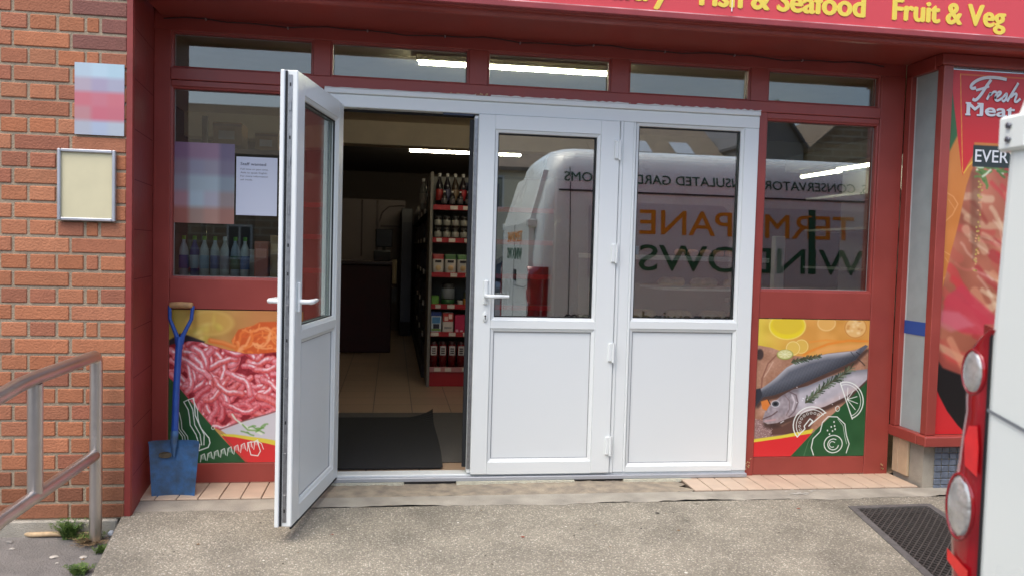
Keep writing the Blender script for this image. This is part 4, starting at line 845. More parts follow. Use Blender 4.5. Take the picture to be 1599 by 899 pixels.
# ================================================================== shop interior
def tube_light(lab, x0, x1, y0, y1, z, st):
    cx, cy = (x0+x1)/2, (y0+y1)/2; t = thing('ceiling_light', lab, 'strip light', (cx, cy, z), 'fluorescent strip lights')
    w_ = .035; horiz = abs(x1-x0) > abs(y1-y0)
    MB().box(x0-(0 if horiz else w_), x1+(0 if horiz else w_), y0-(w_ if horiz else 0), y1+(w_ if horiz else 0), z+.012, z+.05, bev=.006).build('housing', mat('lamp_housing', (196, 192, 180), .5), t)
    MB().tube([(x0+.02, y0+(0 if horiz else .02), z), (x1-.02, y1-(0 if horiz else .02), z)], .016 if horiz else .013, 12).build('tube', mat('lit_tube', (255, 244, 214), .5, emit=st), t)
tube_light('lit strip light nearest the doors, seen through the high panes', .13, 1.50, 1.24, 1.24, 2.49, 30)
tube_light('lit strip light deeper in the shop, seen above the bottle shelf', .165, 1.53, 5.40, 5.40, 2.395, 34)
tube_light('nearer of two lit strip lights in line behind the right window', 3.74, 3.74, 1.50, 2.12, 2.0, 16)
tube_light('farther of two lit strip lights in line behind the right window', 3.78, 3.78, 2.16, 2.80, 2.0, 16)
ff = thing('display_fridge', 'tall white open display fridge under the strip lights behind the right window', 'fridge', (4.15, 2.2, 0))
MB().box(4.3, 4.36, 1.4, 3.0, 0, 2.1).build('back_panel', mat('fridge_white', (190, 192, 190), .5), ff); MB().box(3.86, 4.299, 1.4, 3.0, 0, .45, bev=.01).build('fridge_base', pm0((70, 72, 76)), ff); MB().box(3.70, 4.299, 1.4, 3.0, 2.06, 2.2, bev=.01).build('canopy', pm0((180, 182, 180)), ff)
for z in (.8, 1.15, 1.5, 1.8): MB().box(3.92, 4.299, 1.42, 2.98, z, z+.02).build('shelf', pm0((170, 172, 172)), ff)
# mats
def gridmesh(b, x0, x1, y0, y1, nx, ny, zf, sk=lambda x, y: (x, y), mi=0):
    V = []; F = []
    for j in range(ny+1):
        for i in range(nx+1):
            x = x0+(x1-x0)*i/nx; y = y0+(y1-y0)*j/ny; a, c_ = sk(x, y); V.append((a, c_, zf(x, y)))
    for j in range(ny):
        for i in range(nx): F.append((j*(nx+1)+i, j*(nx+1)+i+1, (j+1)*(nx+1)+i+1, (j+1)*(nx+1)+i))
    b.add(V, F, mi, smooth=False)
b = MB(); b.box(-.6, .85, .335, 1.75, .001, .007, bev=.002); tag(b.build('door_mat', mat('grey_carpet_mat', (88, 86, 84), .95, var=.15, vscale=60, bump=.6, bscale=220)), 'large flat grey mat under the black ribbed mat inside the open door', 'doormat')
b = MB()
def mz(x, y):
    k = max(0, 1-math.hypot((x-.315)*1.1, (y-1.53))/.24); return .013+(.004 if int(round((y-.19)/.0155)) % 2 else 0)+.075*k*k
gridmesh(b, -.42, .30, .19, 1.54, 28, 87, mz, lambda x, y: (x+(y-.19)*.018*(1 if x > 0 else 0)+(.01*math.sin(y*3) if x > .29 else 0), y))
b.box(-.42, .295, .19, .20, .008, .014); tag(b.build('door_mat', mat('black_rubber_mat', (30, 32, 36), .75, var=.3, vscale=50)), 'black ribbed mat with a curled back corner inside the open door', 'doormat')
# shelving units
SHR = mat('shelf_red', (166, 30, 40), .45); SHG = mat('shelf_grey', (120, 116, 110), .6); PEG = mat('shelf_back_panel', (128, 128, 124), .7); TAG = mat('price_ticket', (214, 206, 196), .6)
U1 = thing('shelving_unit', 'grey shelving unit with red shelf edges facing the open door', 'shelves', (.85, 3.1, 0))
MB().box(.325, .352, 2.93, 3.45, .0, 1.92, bev=.003).build('side_panel', SHG, U1); MB().box(1.45, 1.475, 2.93, 3.45, 0, 1.92, bev=.003).build('side_panel', SHG, U1)
MB().box(.352, 1.45, 3.40, 3.42, .0, 1.92).build('back_panel', PEG, U1); MB().box(.353, 1.449, 2.96, 3.40, .0, .145, bev=.003).build('base_plinth', SHR, U1)
LV = [1.617, 1.325, 1.015, .732, .483, .163]
for k, z in enumerate(LV):
    s_ = MB().box(.353, 1.449, 2.968, 3.398, z-.016, z+.0, bev=.001).build('shelf', SHG, U1)
    MB().box(.353, 1.449, 2.945, 2.967, z-.030, z+.014, bev=.002).build('edge_strip', SHR if k < 5 else mat('pale_red_strip', (190, 130, 130), .5), s_)
    for i in range(4):
        if rg.random() < .85: x = .375+i*.132+rg.uniform(-.02, .02); MB().box(x, x+rg.uniform(.045, .07), 2.9425, 2.9448, z-.024, z+.009).build('price_ticket', TAG, s_)
PLm = {}
def pm(rgb, rough=.45):
    if rgb not in PLm: PLm[rgb] = mat('pack_colour', rgb, rough, var=.06, vscale=30)
    return PLm[rgb]
def bottle(x, y, z, h, r, body, label, cap, lab, grp, n=14):
    t = thing('bottle', lab, 'bottle', (x, y, z), grp)
    MB().lathe([(.001, 0), (r, .003), (r, h*.62), (r*.85, h*.70), (r*.38, h*.84), (r*.34, h*.93)], (x, y, z), n).build('bottle_body', pm(body, .2), t)
    MB().lathe([(r*1.01, h*.2), (r*1.03, h*.205), (r*1.03, h*.52), (r*1.01, h*.525)], (x, y, z), n).build('label_band', pm(label), t)
    MB().lathe([(r*.42, h*.90), (r*.42, h*.995), (.001, h)], (x, y, z), n).build('cap', pm(cap), t); return t
tall = [((30, 24, 30), (150, 40, 36), 'dark bottle with a red label, first from the left on the top shelf'), ((30, 26, 36), (60, 60, 90), 'dark bottle with a navy label, second from the left on the top shelf'), ((60, 48, 36), (128, 104, 76), 'brown bottle with a tan label, third from the left on the top shelf'),
        ((34, 22, 26), (168, 36, 44), 'dark bottle with a wide red label, fourth from the left on the top shelf'), ((28, 26, 34), (74, 70, 84), 'dark bottle with a grey label, fifth from the left on the top shelf')]
for i, (bo, la, lb) in enumerate(tall): bottle(.415+i*.072, 3.12, 1.618, .31, .033, bo, la, (206, 204, 200), lb, 'bottles on the top shelf')
bottle(.80, 3.08, 1.618, .29, .045, (38, 88, 150), (170, 180, 196), (40, 60, 140), 'blue bottle with a pale label at the door edge of the top shelf', 'bottles on the top shelf')
for i in range(4): bottle(.455+i*.072, 3.02, 1.618, .145, .026, (34, 28, 32), (92, 86, 88), (206, 204, 200), 'short dark bottle, %s in the front row of the top shelf' % ('first from the left', 'second from the left', 'second from the right', 'first from the right')[i], 'short bottles on the top shelf')
def carton(x0, x1, y0, y1, z0, z1, rgb, lab, grp, art=(), name='carton', cat='carton'):
    t = thing(name, lab, cat, ((x0+x1)/2, (y0+y1)/2, z0), grp); MB().box(x0, x1, y0, y1, z0, z1, bev=.003).build('pack_body', pm(rgb), t)
    for k, (a0, a1, c0, c1, cc) in enumerate(art):
        w_, h_ = x1-x0, z1-z0; MB().box(x0+w_*a0, x0+w_*a1, y0-.0012-.0004*k, y0-.0002, z0+h_*c0, z0+h_*c1).build('printed_block', pm(cc), t)
    return t
carton(.725, .765, 3.0, 3.1, 1.618, 1.735, (160, 128, 98), 'small tan carton beside the blue bottle on the top shelf', 'packs on the shelves')
carton(.62, .98, 3.22, 3.36, 1.62, 1.86, (34, 40, 78), 'dark blue box standing behind the bottles on the top shelf', 'packs on the shelves', [(.1, .9, .72, .84, (70, 80, 120))])
# jars
def jar(x, y, z, lab):
    t = thing('jar', lab, 'jar', (x, y, z), 'dark jars on the second shelf')
    MB().lathe([(.001, 0), (.032, .003), (.034, .012), (.034, .075), (.027, .088)], (x, y, z), 14).build('jar_body', pm((40, 34, 32), .2), t); MB().lathe([(.0345, .02), (.0352, .021), (.0352, .066), (.0345, .067)], (x, y, z), 14).build('label_band', pm((150, 148, 140)), t)
    MB().lathe([(.029, .088), (.030, .104), (.001, .1045)], (x, y, z), 14).build('lid', pm((56, 54, 54)), t)
W4 = ('leftmost', 'second', 'third', 'rightmost')
for r_i in range(2):
    for i in range(4): jar(.405+i*.078, 3.02, 1.326+r_i*.1055, '%s jar of the %s row of four dark jars on the second shelf' % (W4[i], ('lower', 'upper')[r_i]))
bottle(.725, 3.02, 1.326, .24, .03, (48, 40, 30), (140, 112, 84), (60, 50, 44), 'slim brown bottle right of the stacked jars on the second shelf', 'bottles on the second shelf')
bottle(.80, 3.02, 1.326, .26, .032, (32, 34, 30), (110, 116, 110), (60, 50, 44), 'slim green bottle at the door edge of the second shelf', 'bottles on the second shelf')
# bags
def bag(x, z, top, lab):
    t = thing('food_bag', lab, 'bag', (x, 3.02, z), 'white bags on the third shelf'); V = []; F = []; n = 16; prof = [(0, .044, .03), (.02, .050, .034), (.08, .052, .036), (.13, .050, .026), (.155, .050, .012), (.175, .052, .004)]
    for h, a, d in prof:
        for k in range(n): q = 2*math.pi*k/n; V.append((x+a*math.copysign(abs(math.cos(q))**.5, math.cos(q)), 3.02+d*math.copysign(abs(math.sin(q))**.7, math.sin(q)), z+h))
    for j in range(len(prof)-1):
        for k in range(n): F.append((j*n+k, j*n+(k+1) % n, (j+1)*n+(k+1) % n, (j+1)*n+k))
    b = MB(); b.add(V[:], F[:4*n], smooth=True); b.add(V, [list(range(n))]); b.build('bag_body', pm((196, 190, 184), .5), t); b = MB(); b.add(V, F[3*n+0:]); b.add([(p[0], p[1]-.0006, p[2]) for p in V], F[3*n:]); b.build('bag_top', pm(top), t)
    MB().box(x-.028, x+.028, 2.9815, 2.9825, z+.10, z+.122).build('printed_word', pm((50, 44, 44)), t)
    b = MB(); b.lathe([(.001, -.001), (.024, -.001), (.025, 0)], (x, 2.9825, z+.052), 18, axis='y'); b.build('printed_bowl', pm((206, 176, 130)), t)
for i, (tc_, lb) in enumerate((((160, 40, 44), 'white food bag with a red top, left on the third shelf'), ((58, 104, 50), 'white food bag with a green top, second on the third shelf'), ((66, 112, 56), 'white food bag with a green top, third on the third shelf'), ((60, 108, 52), 'white food bag with a green top, against the door edge on the third shelf'))): bag(.412+i*.112, 1.016, tc_, lb)
carton(.36, .425, 2.985, 3.1, .733, .815, (96, 150, 56), 'small bright green box at the left of the fourth shelf', 'packs on the shelves')
t = thing('tin', 'tall dark tin with a pale label on the fourth shelf', 'tin', (.51, 3.05, .733)); MB().lathe([(.001, 0), (.06, .002), (.06, .175), (.05, .19), (.03, .2), (.001, .2)], (.51, 3.05, .733), 18).build('tin_body', pm((44, 44, 46), .3), t); MB().lathe([(.0603, .06), (.061, .061), (.061, .15), (.0603, .151)], (.51, 3.05, .733), 18).build('label_band', pm((124, 130, 136)), t)
MB().lathe([(.0603, .01), (.061, .011), (.061, .05), (.0603, .051)], (.51, 3.05, .733), 18).build('green_band', pm((50, 96, 48)), t)
carton(.60, .64, 2.985, 3.08, .733, .775, (210, 206, 196), 'tiny white pack right of the dark tin on the fourth shelf', 'packs on the shelves'); carton(.65, .76, 2.985, 3.1, .733, .79, (176, 116, 38), 'low orange pack on the fourth shelf', 'packs on the shelves'); carton(.66, .78, 3.02, 3.15, .792, .85, (74, 78, 44), 'olive pack lying on the low orange pack', 'packs on the shelves'); carton(.79, .84, 2.985, 3.1, .733, .88, (204, 200, 184), 'narrow white pack at the door edge of the fourth shelf', 'packs on the shelves')
for x0, x1, h, c0, art, lb in ((.36, .452, .19, (196, 204, 214), [(0, 1, .8, 1, (38, 60, 130)), (.1, .9, .45, .75, (84, 140, 190)), (.2, .8, .2, .42, (46, 44, 60)), (.05, .95, .1, .19, (120, 160, 70))], 'blue and white carton at the left of the fifth shelf'), (.465, .56, .185, (212, 204, 196), [(0, 1, .55, .98, (186, 56, 50)), (.15, .5, .6, .8, (230, 200, 190)), (.55, .9, .68, .92, (236, 210, 200)), (.15, .85, .2, .3, (150, 150, 150))], 'red and white carton second on the fifth shelf'),
                          ((.575), .665, .165, (190, 40, 84), [(.1, .35, .05, .2, (220, 180, 190)), (.55, .8, .05, .16, (220, 180, 190))], 'magenta carton third on the fifth shelf'), (.68, .77, .18, (206, 198, 196), [(.1, .9, .3, .5, (196, 90, 60)), (.2, .7, .6, .9, (120, 130, 150))], 'white carton with orange print fourth on the fifth shelf'), (.78, .86, .17, (200, 190, 190), [(.1, .9, .4, .7, (70, 110, 80))], 'white carton with green print at the door edge of the fifth shelf')):
    carton(x0, x1, 2.985, 3.09, .484, .484+h, c0, lb, 'cartons on the fifth shelf', art)
for i in range(6):
    x = .39+i*.083; t = thing('sauce_jar', '%s red sauce jar with an oval white label on the lowest shelf' % ('first', 'second', 'third', 'fourth', 'fifth', 'sixth')[i], 'jar', (x, 3.02, .164), 'red jars on the lowest shelf')
    MB().lathe([(.001, 0), (.037, .003), (.038, .2), (.03, .215)], (x, 3.02, .164), 14).build('jar_body', pm((112, 22, 28), .25), t); MB().lathe([(.032, .215), (.033, .24), (.001, .241)], (x, 3.02, .164), 14).build('lid', pm((60, 20, 24)), t)
    b = MB(); b.box(x-.026, x+.026, 2.9795, 2.981, .164+.118, .164+.20, bev=.0006); b.build('oval_label', pm((200, 192, 190)), t)
    b = MB(); [b.box(x-.017, x+.017, 2.9785, 2.9794, .164+z_, .164+z_+.012) for z_ in (.13, .15, .17)]; b.build('label_print', pm((60, 44, 46)), t)
# long dark gondola running back from the end unit
U2 = thing('shelving_unit', 'long dark aisle shelving running back into the shop behind the end unit', 'shelves', (.55, 6, 0))
DK = mat('dark_shelf', (48, 44, 44), .6)
MB().box(.60, .64, 3.46, 8.9, 0, 1.86).build('back_panel', DK, U2); MB().box(.30, .60, 3.46, 8.9, 0, .12).build('base_plinth', DK, U2)
for z in (.42, .72, 1.02, 1.32, 1.6):
    s_ = MB().box(.31, .60, 3.46, 8.9, z-.02, z).build('shelf', DK, U2); 
    for i in range(3): MB().box(.300, .309, 3.5+i*.9, 3.62+i*.9, z-.025, z+.02).build('price_ticket', TAG, s_)
b = MB(); qq = random.Random(12)
for z in (.12, .42, .72, 1.02, 1.32, 1.6):
    y = 3.5
    while y < 8.7:
        d = qq.uniform(.06, .16); b.box(.325+qq.uniform(0, .02), .5, y, y+d-.01, z+.001, z+qq.uniform(.1, .22), mi=qq.randint(0, 3)); y += d
o = b.build('grocery_stock', [pm((70, 52, 46)), pm((44, 48, 60)), pm((86, 76, 60)), pm((60, 26, 28))]); tag(o, 'dim rows of groceries packed on the long dark aisle shelving', 'groceries', kind='stuff')
for i, (z, y) in enumerate(((1.60, 3.35), (1.60, 3.28))): bottle(.285, y+.2, 1.62-.01, .30, .035, (120, 120, 116), (150, 146, 140), (206, 204, 200), ('pale bottle on the corner of the aisle shelving, nearer one', 'pale bottle on the corner of the aisle shelving, farther one')[1-i] if False else ('pale bottle at the aisle corner, farther one' if i == 0 else 'pale bottle at the aisle corner, nearer one'), 'pale corner bottles') if i == 0 else None
# red counter with till, white arched cabinet at the back
ct = thing('counter', 'dark red shop counter with a grey top deep inside on the left', 'counter', (-.6, 5.6, 0))
MB().box(-1.7, .0, 5.3, 6.0, 0, 1.03, bev=.01).build('counter_body', mat('counter_red', (62, 16, 20), .5, var=.2), ct); MB().box(-1.75, .03, 5.25, 6.05, 1.032, 1.07, bev=.006).build('counter_top', mat('counter_top_grey', (70, 56, 56), .3), ct)
tl = thing('till', 'black till with a screen standing on the red counter', 'till', (-.08, 5.6, 1.07)); MB().box(-.22, -.02, 5.5, 5.75, 1.071, 1.2, bev=.01).build('till_base', pm((30, 30, 32)), tl); MB().box(-.2, .0, 5.55, 5.59, 1.24, 1.46, bev=.01).build('screen', pm((22, 22, 26), .2), tl); MB().box(-.12, -.08, 5.6, 5.64, 1.2, 1.3).build('stand', pm((26, 26, 28)), tl)
t = thing('paper_roll', 'upright cream roll hanging at the end of the red counter', 'roll', (.03, 5.2, .9)); MB().tube([(.03, 5.2, .82), (.03, 5.2, 1.10)], .026, 12).build('paper', mat('cream_paper', (206, 190, 156), .7), t); MB().tube([(.03, 5.2, .78), (.03, 5.2, .8195)], .012, 8).build('core', pm((90, 70, 50)), t); MB().box(.0, .06, 5.19, 5.21, .60, .779).build('holder', pm((50, 46, 46)), t)
cbn = thing('wall_cabinet', 'pale panelled cabinet with dark arched edging at the back of the shop', 'cabinet', (-.5, 8, 0))
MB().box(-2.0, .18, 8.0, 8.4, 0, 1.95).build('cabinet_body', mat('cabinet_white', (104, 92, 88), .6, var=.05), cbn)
b = MB(); b.box(-.47, -.445, 7.985, 7.999, 1.1, 1.94); b.box(-.25, -.215, 7.985, 7.999, 1.1, 1.94); b.tube([(-.2, 7.99, 1.62), (-.16, 7.99, 1.76), (-.06, 7.99, 1.85), (.1, 7.99, 1.87), (.17, 7.99, 1.87)], .010, 6); b.box(-.18, .17, 7.98, 7.999, 1.54, 1.57); b.build('edging', mat('edging_brown', (50, 32, 30), .5), cbn)
# freezer/dark block at the rear right of the doorway
fr_ = thing('drinks_fridge', 'tall dark drinks fridge at the back of the aisle', 'fridge', (.22, 7.4, 0)); MB().box(.12, .28, 7.2, 7.9, 0, 1.8, bev=.01).build('fridge_body', pm((30, 28, 30)), fr_); MB().box(.13, .27, 7.19, 7.199, .2, 1.6).build('fridge_door', pm((46, 46, 52), .15), fr_)
# goods behind the left window
ws = thing('window_shelf', 'low shelf of goods behind the left window', 'shelf', (-.8, .4, 0)); MB().box(-1.18, -.46, .16, .62, 1.035, 1.055).build('shelf_board', mat('shelf_board_grey', (150, 146, 140), .6), ws); MB().box(-1.16, -.48, .2, .58, 0, 1.034).build('shelf_carcass', DK, ws)
cols = [((210, 210, 214), (60, 70, 150), (126, 190, 60)), ((70, 60, 140), (190, 190, 200), (126, 190, 60)), ((206, 208, 206), (140, 170, 190), (120, 186, 60)), ((190, 196, 200), (80, 90, 150), (130, 196, 64)), ((200, 200, 196), (160, 150, 160), (240, 240, 236)), ((170, 180, 190), (60, 90, 60), (120, 180, 60)), ((216, 214, 210), (90, 110, 160), (110, 176, 56))]
nth = ('first', 'second', 'third', 'fourth', 'fifth', 'sixth', 'seventh')
for i, (a, c_, d) in enumerate(cols): bottle(-1.09+i*.052, .17+.012*(i % 2), 1.056, .215+.012*((i*3) % 3), .0245, a, c_, d, '%s spray bottle from the left behind the left window, %s' % (nth[i], 'white capped' if i == 4 else 'green capped'), 'cleaning bottles behind the left window', 12)
for i, (x0, x1, y0, h, c0, lb) in enumerate(((-.73, -.66, .30, .17, (206, 110, 88), 'red brown carton behind the left window'), (-.655, -.60, .34, .2, (196, 152, 100), 'tan carton behind the left window'), (-.595, -.535, .30, .15, (70, 96, 160), 'navy carton behind the left window'), (-.53, -.47, .33, .18, (150, 146, 140), 'grey carton behind the left window'), (-.80, -.735, .42, .13, (236, 220, 204), 'cream carton behind the left window'))): carton(x0, x1, y0-.13, y0-.02, 1.056, 1.056+h*1.15, c0, lb, 'cartons behind the left window', [(.1, .9, .55, .8, tuple(min(255, v+50) for v in c0))])
for i, (x, y, z, s_, lb) in enumerate(((-.95, .55, 1.80, .16, 'large brown cardboard box on the high rack behind the left window'), (-.74, .6, 1.78, .13, 'smaller brown cardboard box on the high rack behind the left window'))):
    t = thing('cardboard_box', lb, 'box', (x, y, z), 'cardboard boxes on the high rack'); MB().box(x-s_/2, x+s_/2, y, y+.2, z, z+s_*.8, bev=.003).build('box_body', mat('cardboard', (150, 118, 76), .8, var=.1), t); MB().box(x-s_*.3, x+s_*.25, y-.001, y, z+s_*.2, z+s_*.5).build('pale_label', pm((180, 176, 166)), t); MB().box(x-s_/2, x+s_/2, y-.0015, y-.0002, z+s_*.66, z+s_*.74).build('tape', pm((120, 90, 54)), t)
rk = thing('high_rack', 'dark high rack carrying boxes behind the left window', 'rack', (-.85, .6, 0)); MB().box(-1.15, -.5, .5, .85, 1.75, 1.775).build('rack_shelf', DK, rk)
for x in (-1.15, -.53): MB().box(x, x+.03, .82, .85, 1.776, 2.0).build('upright', DK, rk); MB().box(x, x+.03, .82, .85, 1.06, 1.749).build('upright', DK, rk)
# bakery cabinet behind the right-hand panes
bk = thing('bakery_counter', 'glass bakery counter with white frame behind the right hand panes', 'display counter', (2.2, 1.6, 0))
WHF = mat('white_enamel', (214, 216, 214), .35)
MB().box(1.45, 2.86, 1.32, 1.9, 0, .55, bev=.01).build('cabinet_base', mat('steel_base', (130, 130, 130), .4, metal=.4), bk)
MB().box(1.45, 2.80, 1.30, 1.9, .735, .755, bev=.003).build('shelf', WHF, bk); MB().box(1.95, 2.80, 1.34, 1.9, .985, 1.0, bev=.003).build('shelf', WHF, bk); MB().box(1.45, 2.80, 1.4, 1.9, 1.20, 1.235, bev=.003).build('top_slab', WHF, bk)
MB().box(2.79, 2.87, 1.30, 1.36, .55, 1.40, bev=.005).build('corner_post', WHF, bk); MB().box(1.45, 1.47, 1.30, 1.34, .55, 1.2).build('corner_post', WHF, bk); MB().box(1.45, 2.80, 1.88, 1.9, .55, 1.2).build('back_panel', pm((110, 104, 96)), bk)
def loaf(x, y, z, l, w_, h, rgb, lab, nm='loaf', grp='loaves in the bakery counter'):
    b = MB(); n = 12; V = []; F = []; m_ = 8
    for j in range(m_+1):
        t_ = -1+2*j/m_; k = (1-abs(t_)**4)**.5*.9+.1
        for i in range(n): q = 2*math.pi*i/n; V.append((x+t_*l/2, y+w_/2*k*math.cos(q), z+h/2+h/2*k*max(-.9, math.sin(q))+.002*math.sin(9*t_)))
    for j in range(m_):
        for i in range(n): F.append((j*n+i, j*n+(i+1) % n, (j+1)*n+(i+1) % n, (j+1)*n+i))
    b.add(V, F, smooth=True); b.add(V[:n], [list(range(n))]); b.add(V[-n:], [list(range(n))]); o = b.build(nm, mat('crust', rgb, .7, var=.3, vscale=25)); tag(o, lab, 'bread', grp)
k = 0
for z, xs in ((.756, (1.58, 1.86, 2.14, 2.42, 2.64)), (1.001, (2.08, 2.34, 2.6))):
    for i, x in enumerate(xs):
        k += 1; loaf(x, 1.52, z, .22, .15, .075, rg.choice([(206, 178, 130), (196, 160, 110), (214, 190, 148)]), 'pale loaf, %s from the left on the %s shelf of the bakery counter' % (nth[i], 'lower' if z < .9 else 'upper'))
for i, x in enumerate((1.58, 1.86, 2.14, 2.42)): loaf(x, 1.56, .552, .24, .17, .09, (150, 110, 72), 'brown loaf, %s from the left on the floor of the bakery counter' % nth[i])
for i, x in enumerate((2.12, 2.22, 2.32, 2.42, 2.52)): loaf(x, 1.46, 1.236, .085, .08, .05, (206, 150, 120), 'pink brown roll, %s from the left on top of the bakery counter' % nth[i], 'bread_roll', 'rolls on the bakery counter')
t = thing('snack_bottle', 'yellow bottle on the ledge behind the right window', 'bottle', (2.21, .5, 1.0)); MB().lathe([(.001, 0), (.02, .002), (.02, .1), (.008, .13), (.008, .15)], (2.21, .35, .99), 12).build('bottle_body', pm((150, 130, 40), .2), t); MB().lathe([(.009, .15), (.009, .165), (.001, .166)], (2.21, .35, .99), 12).build('cap', pm((220, 220, 210)), t)
lg = MB().box(2.07, 2.75, .2, .5, .955, .985).build('window_ledge', DK); tag(lg, 'dark ledge behind the right window', 'ledge')
carton(1.58, 1.80, 1.45, 1.5, 1.237, 1.30, (120, 170, 206), 'pale blue and white pack on top of the bakery counter', 'packs on the shelves', [(.05, .6, .1, .5, (210, 214, 216))])

# ================================================================== the white van (its side faces the shop, its tail is at the right edge)
VN = thing('parked_van', 'white high roof window fitter van parked along the kerb at the right edge', 'van', (4.4, -3.68, -.262))
VW = mat('white_van_paint', (234, 239, 230), .28, coat=.4, var=.03, vscale=2)
YS, YC = -2.68, -3.68
def vsec(x, inset, ztop, zb=.05, ys=0):
    half = [(0, zb), (.93-inset, zb), (.985-inset, zb+.12), (1.0-inset, .45), (1.0-inset, .80), (.985-inset, 1.25), (.955-inset, 1.65), (.925-inset, 1.88), (.90-inset, 1.98), (.86-inset, 2.07), (.78-inset, 2.15), (.6, 2.20), (.3, 2.225), (0, 2.23)]
    def zz(z): return z if z <= .8 else .8+(z-.8)*(ztop-.8)/(2.23-.8)
    return [(x, YC+a, zz(z)) for a, z in half]+[(x, YC-a, zz(z)) for a, z in half[::-1][1:-1]]
secs = [vsec(1.245, .17, 2.12, .12), vsec(1.262, .10, 2.17, .10), vsec(1.30, .045, 2.20), vsec(1.36, .012, 2.22), vsec(1.45, 0, 2.23)]+[vsec(x, 0, 2.23) for x in (2.4, 3.4, 4.4, 5.4, 5.9)]+[vsec(6.25, .01, 2.20), vsec(6.5, .03, 2.10), vsec(7.1, .06, 1.35), vsec(7.5, .08, .98), vsec(7.85, .16, .85), vsec(7.95, .3, .6)]
# tail leans forward with height
secs = [[(x+(.28*max(0, z-1.5) if i < 5 else 0), y, z) for x, y, z in s_] for i, s_ in enumerate(secs)]
b = MB(); V = [p for s_ in secs for p in s_]; n = len(secs[0]); F = []
for i in range(len(secs)-1):
    for k in range(n): F.append((i*n+k, i*n+(k+1) % n, (i+1)*n+(k+1) % n, (i+1)*n+k))
b.add(V, F, smooth=True); b.add(secs[0], [list(range(n))]); b.add(secs[-1], [list(range(n))]); b.build('body', VW, VN)
def sidey(z, d=0):  # side surface y at height z
    pts_ = [(.05, .93), (.17, .985), (.45, 1), (.8, 1), (1.25, .985), (1.65, .955), (1.88, .925), (1.98, .90), (2.07, .86)]
    return YC+np.interp(z, [p[0] for p in pts_], [p[1] for p in pts_])+d
# long flat side panels, the shade of a recess put into their greyer paint
PL2 = mat('van_recess_shade', (206, 208, 208), .35, coat=.3)
def side_patch(name, x0, x1, z0, z1, d, m_, nz=8, r=.06):
    b = MB(); q = []
    for cx, cz, a0 in ((x1-r, z1-r, 0), (x0+r, z1-r, 90), (x0+r, z0+r, 180), (x1-r, z0+r, 270)):
        q += [(cx+r*math.cos(R_(a0+a)), cz+r*math.sin(R_(a0+a))) for a in (0, 30, 60, 90)]
    # strips so that the patch follows the curved side
    zs = np.linspace(z0, z1, nz+1)
    for za, zb_ in zip(zs[:-1], zs[1:]):
        def ins(z): 
            e_ = min(z-z0, z1-z); return r-math.sqrt(max(0, r*r-(r-e_)**2)) if e_ < r else 0
        a, c_ = ins(za), ins(zb_); b.quad((x0+a, sidey(za, d), za), (x1-a, sidey(za, d), za), (x1-c_, sidey(zb_, d), zb_), (x0+c_, sidey(zb_, d), zb_))
    b.build(name, m_, VN)
side_patch('painted_window_recess', 1.72, 3.05, .98, 1.70, .003, PL2, 14); side_patch('painted_window_recess', 3.2, 4.5, .98, 1.70, .003, PL2, 14)
b = MB()
for x in (1.55, 3.12, 4.62, 5.75): 
    for za, zb_ in zip(np.linspace(.2, 2.0, 12)[:-1], np.linspace(.2, 2.0, 12)[1:]): b.quad((x, sidey(za, .0032), za), (x+.008, sidey(za, .0032), za), (x+.008, sidey(zb_, .0032), zb_), (x, sidey(zb_, .0032), zb_))
b.box(1.45, 5.9, sidey(1.79), sidey(1.79)+.008, 1.785, 1.80); b.build('panel_gaps', mat('gap_grey', (60, 62, 66), .6), VN)
side_patch('rub_strip', 1.5, 5.7, .40, .52, .006, mat('dark_rub_strip', (60, 60, 62), .6), 3, .02)
def sp(off):   # bend lettering on to the van side
    return lambda p: Vector((p.x, sidey(p.z, off)+p.y, p.z))
VG = mat('van_green_lettering', (24, 92, 62), .4); VO = mat('van_orange_lettering', (214, 138, 28), .4)
b = MB(); fit_text(b, 'DOORS, CONSERVATORIES, INSULATED GARDEN ROOMS', 1.50, 4.85, 1.875, .082, 0, thick=.001, offset=.012, flip=True, pl=sp(.004)); b.build('side_lettering', VG, VN)
b = MB(); fit_text(b, 'TERMOPANE', 2.20, 4.32, 1.425, .215, 0, thick=.001, offset=.012, flip=True, pl=sp(.005)); b.build('side_lettering', VO, VN)
b = MB(); fit_text(b, 'WINDOWS', 2.20, 4.42, 1.10, .225, 0, thick=.001, offset=.012, flip=True, pl=sp(.0065)); zs_ = np.linspace(1.10, 1.70, 7)
for za, zb_ in zip(zs_[:-1], zs_[1:]): b.quad((3.86, sidey(za, .0075), za), (3.93, sidey(za, .0075), za), (3.93, sidey(zb_, .0075), zb_), (3.86, sidey(zb_, .0075), zb_))
b.build('side_lettering', VG, VN)
b = MB(); fit_text(b, 'termopanewindows.com', 1.52, 3.5, .62, .11, 0, thick=.001, offset=.01, flip=True, pl=sp(.005)); b.build('side_lettering', mat('van_dark_lettering', (40, 44, 50), .4), VN)
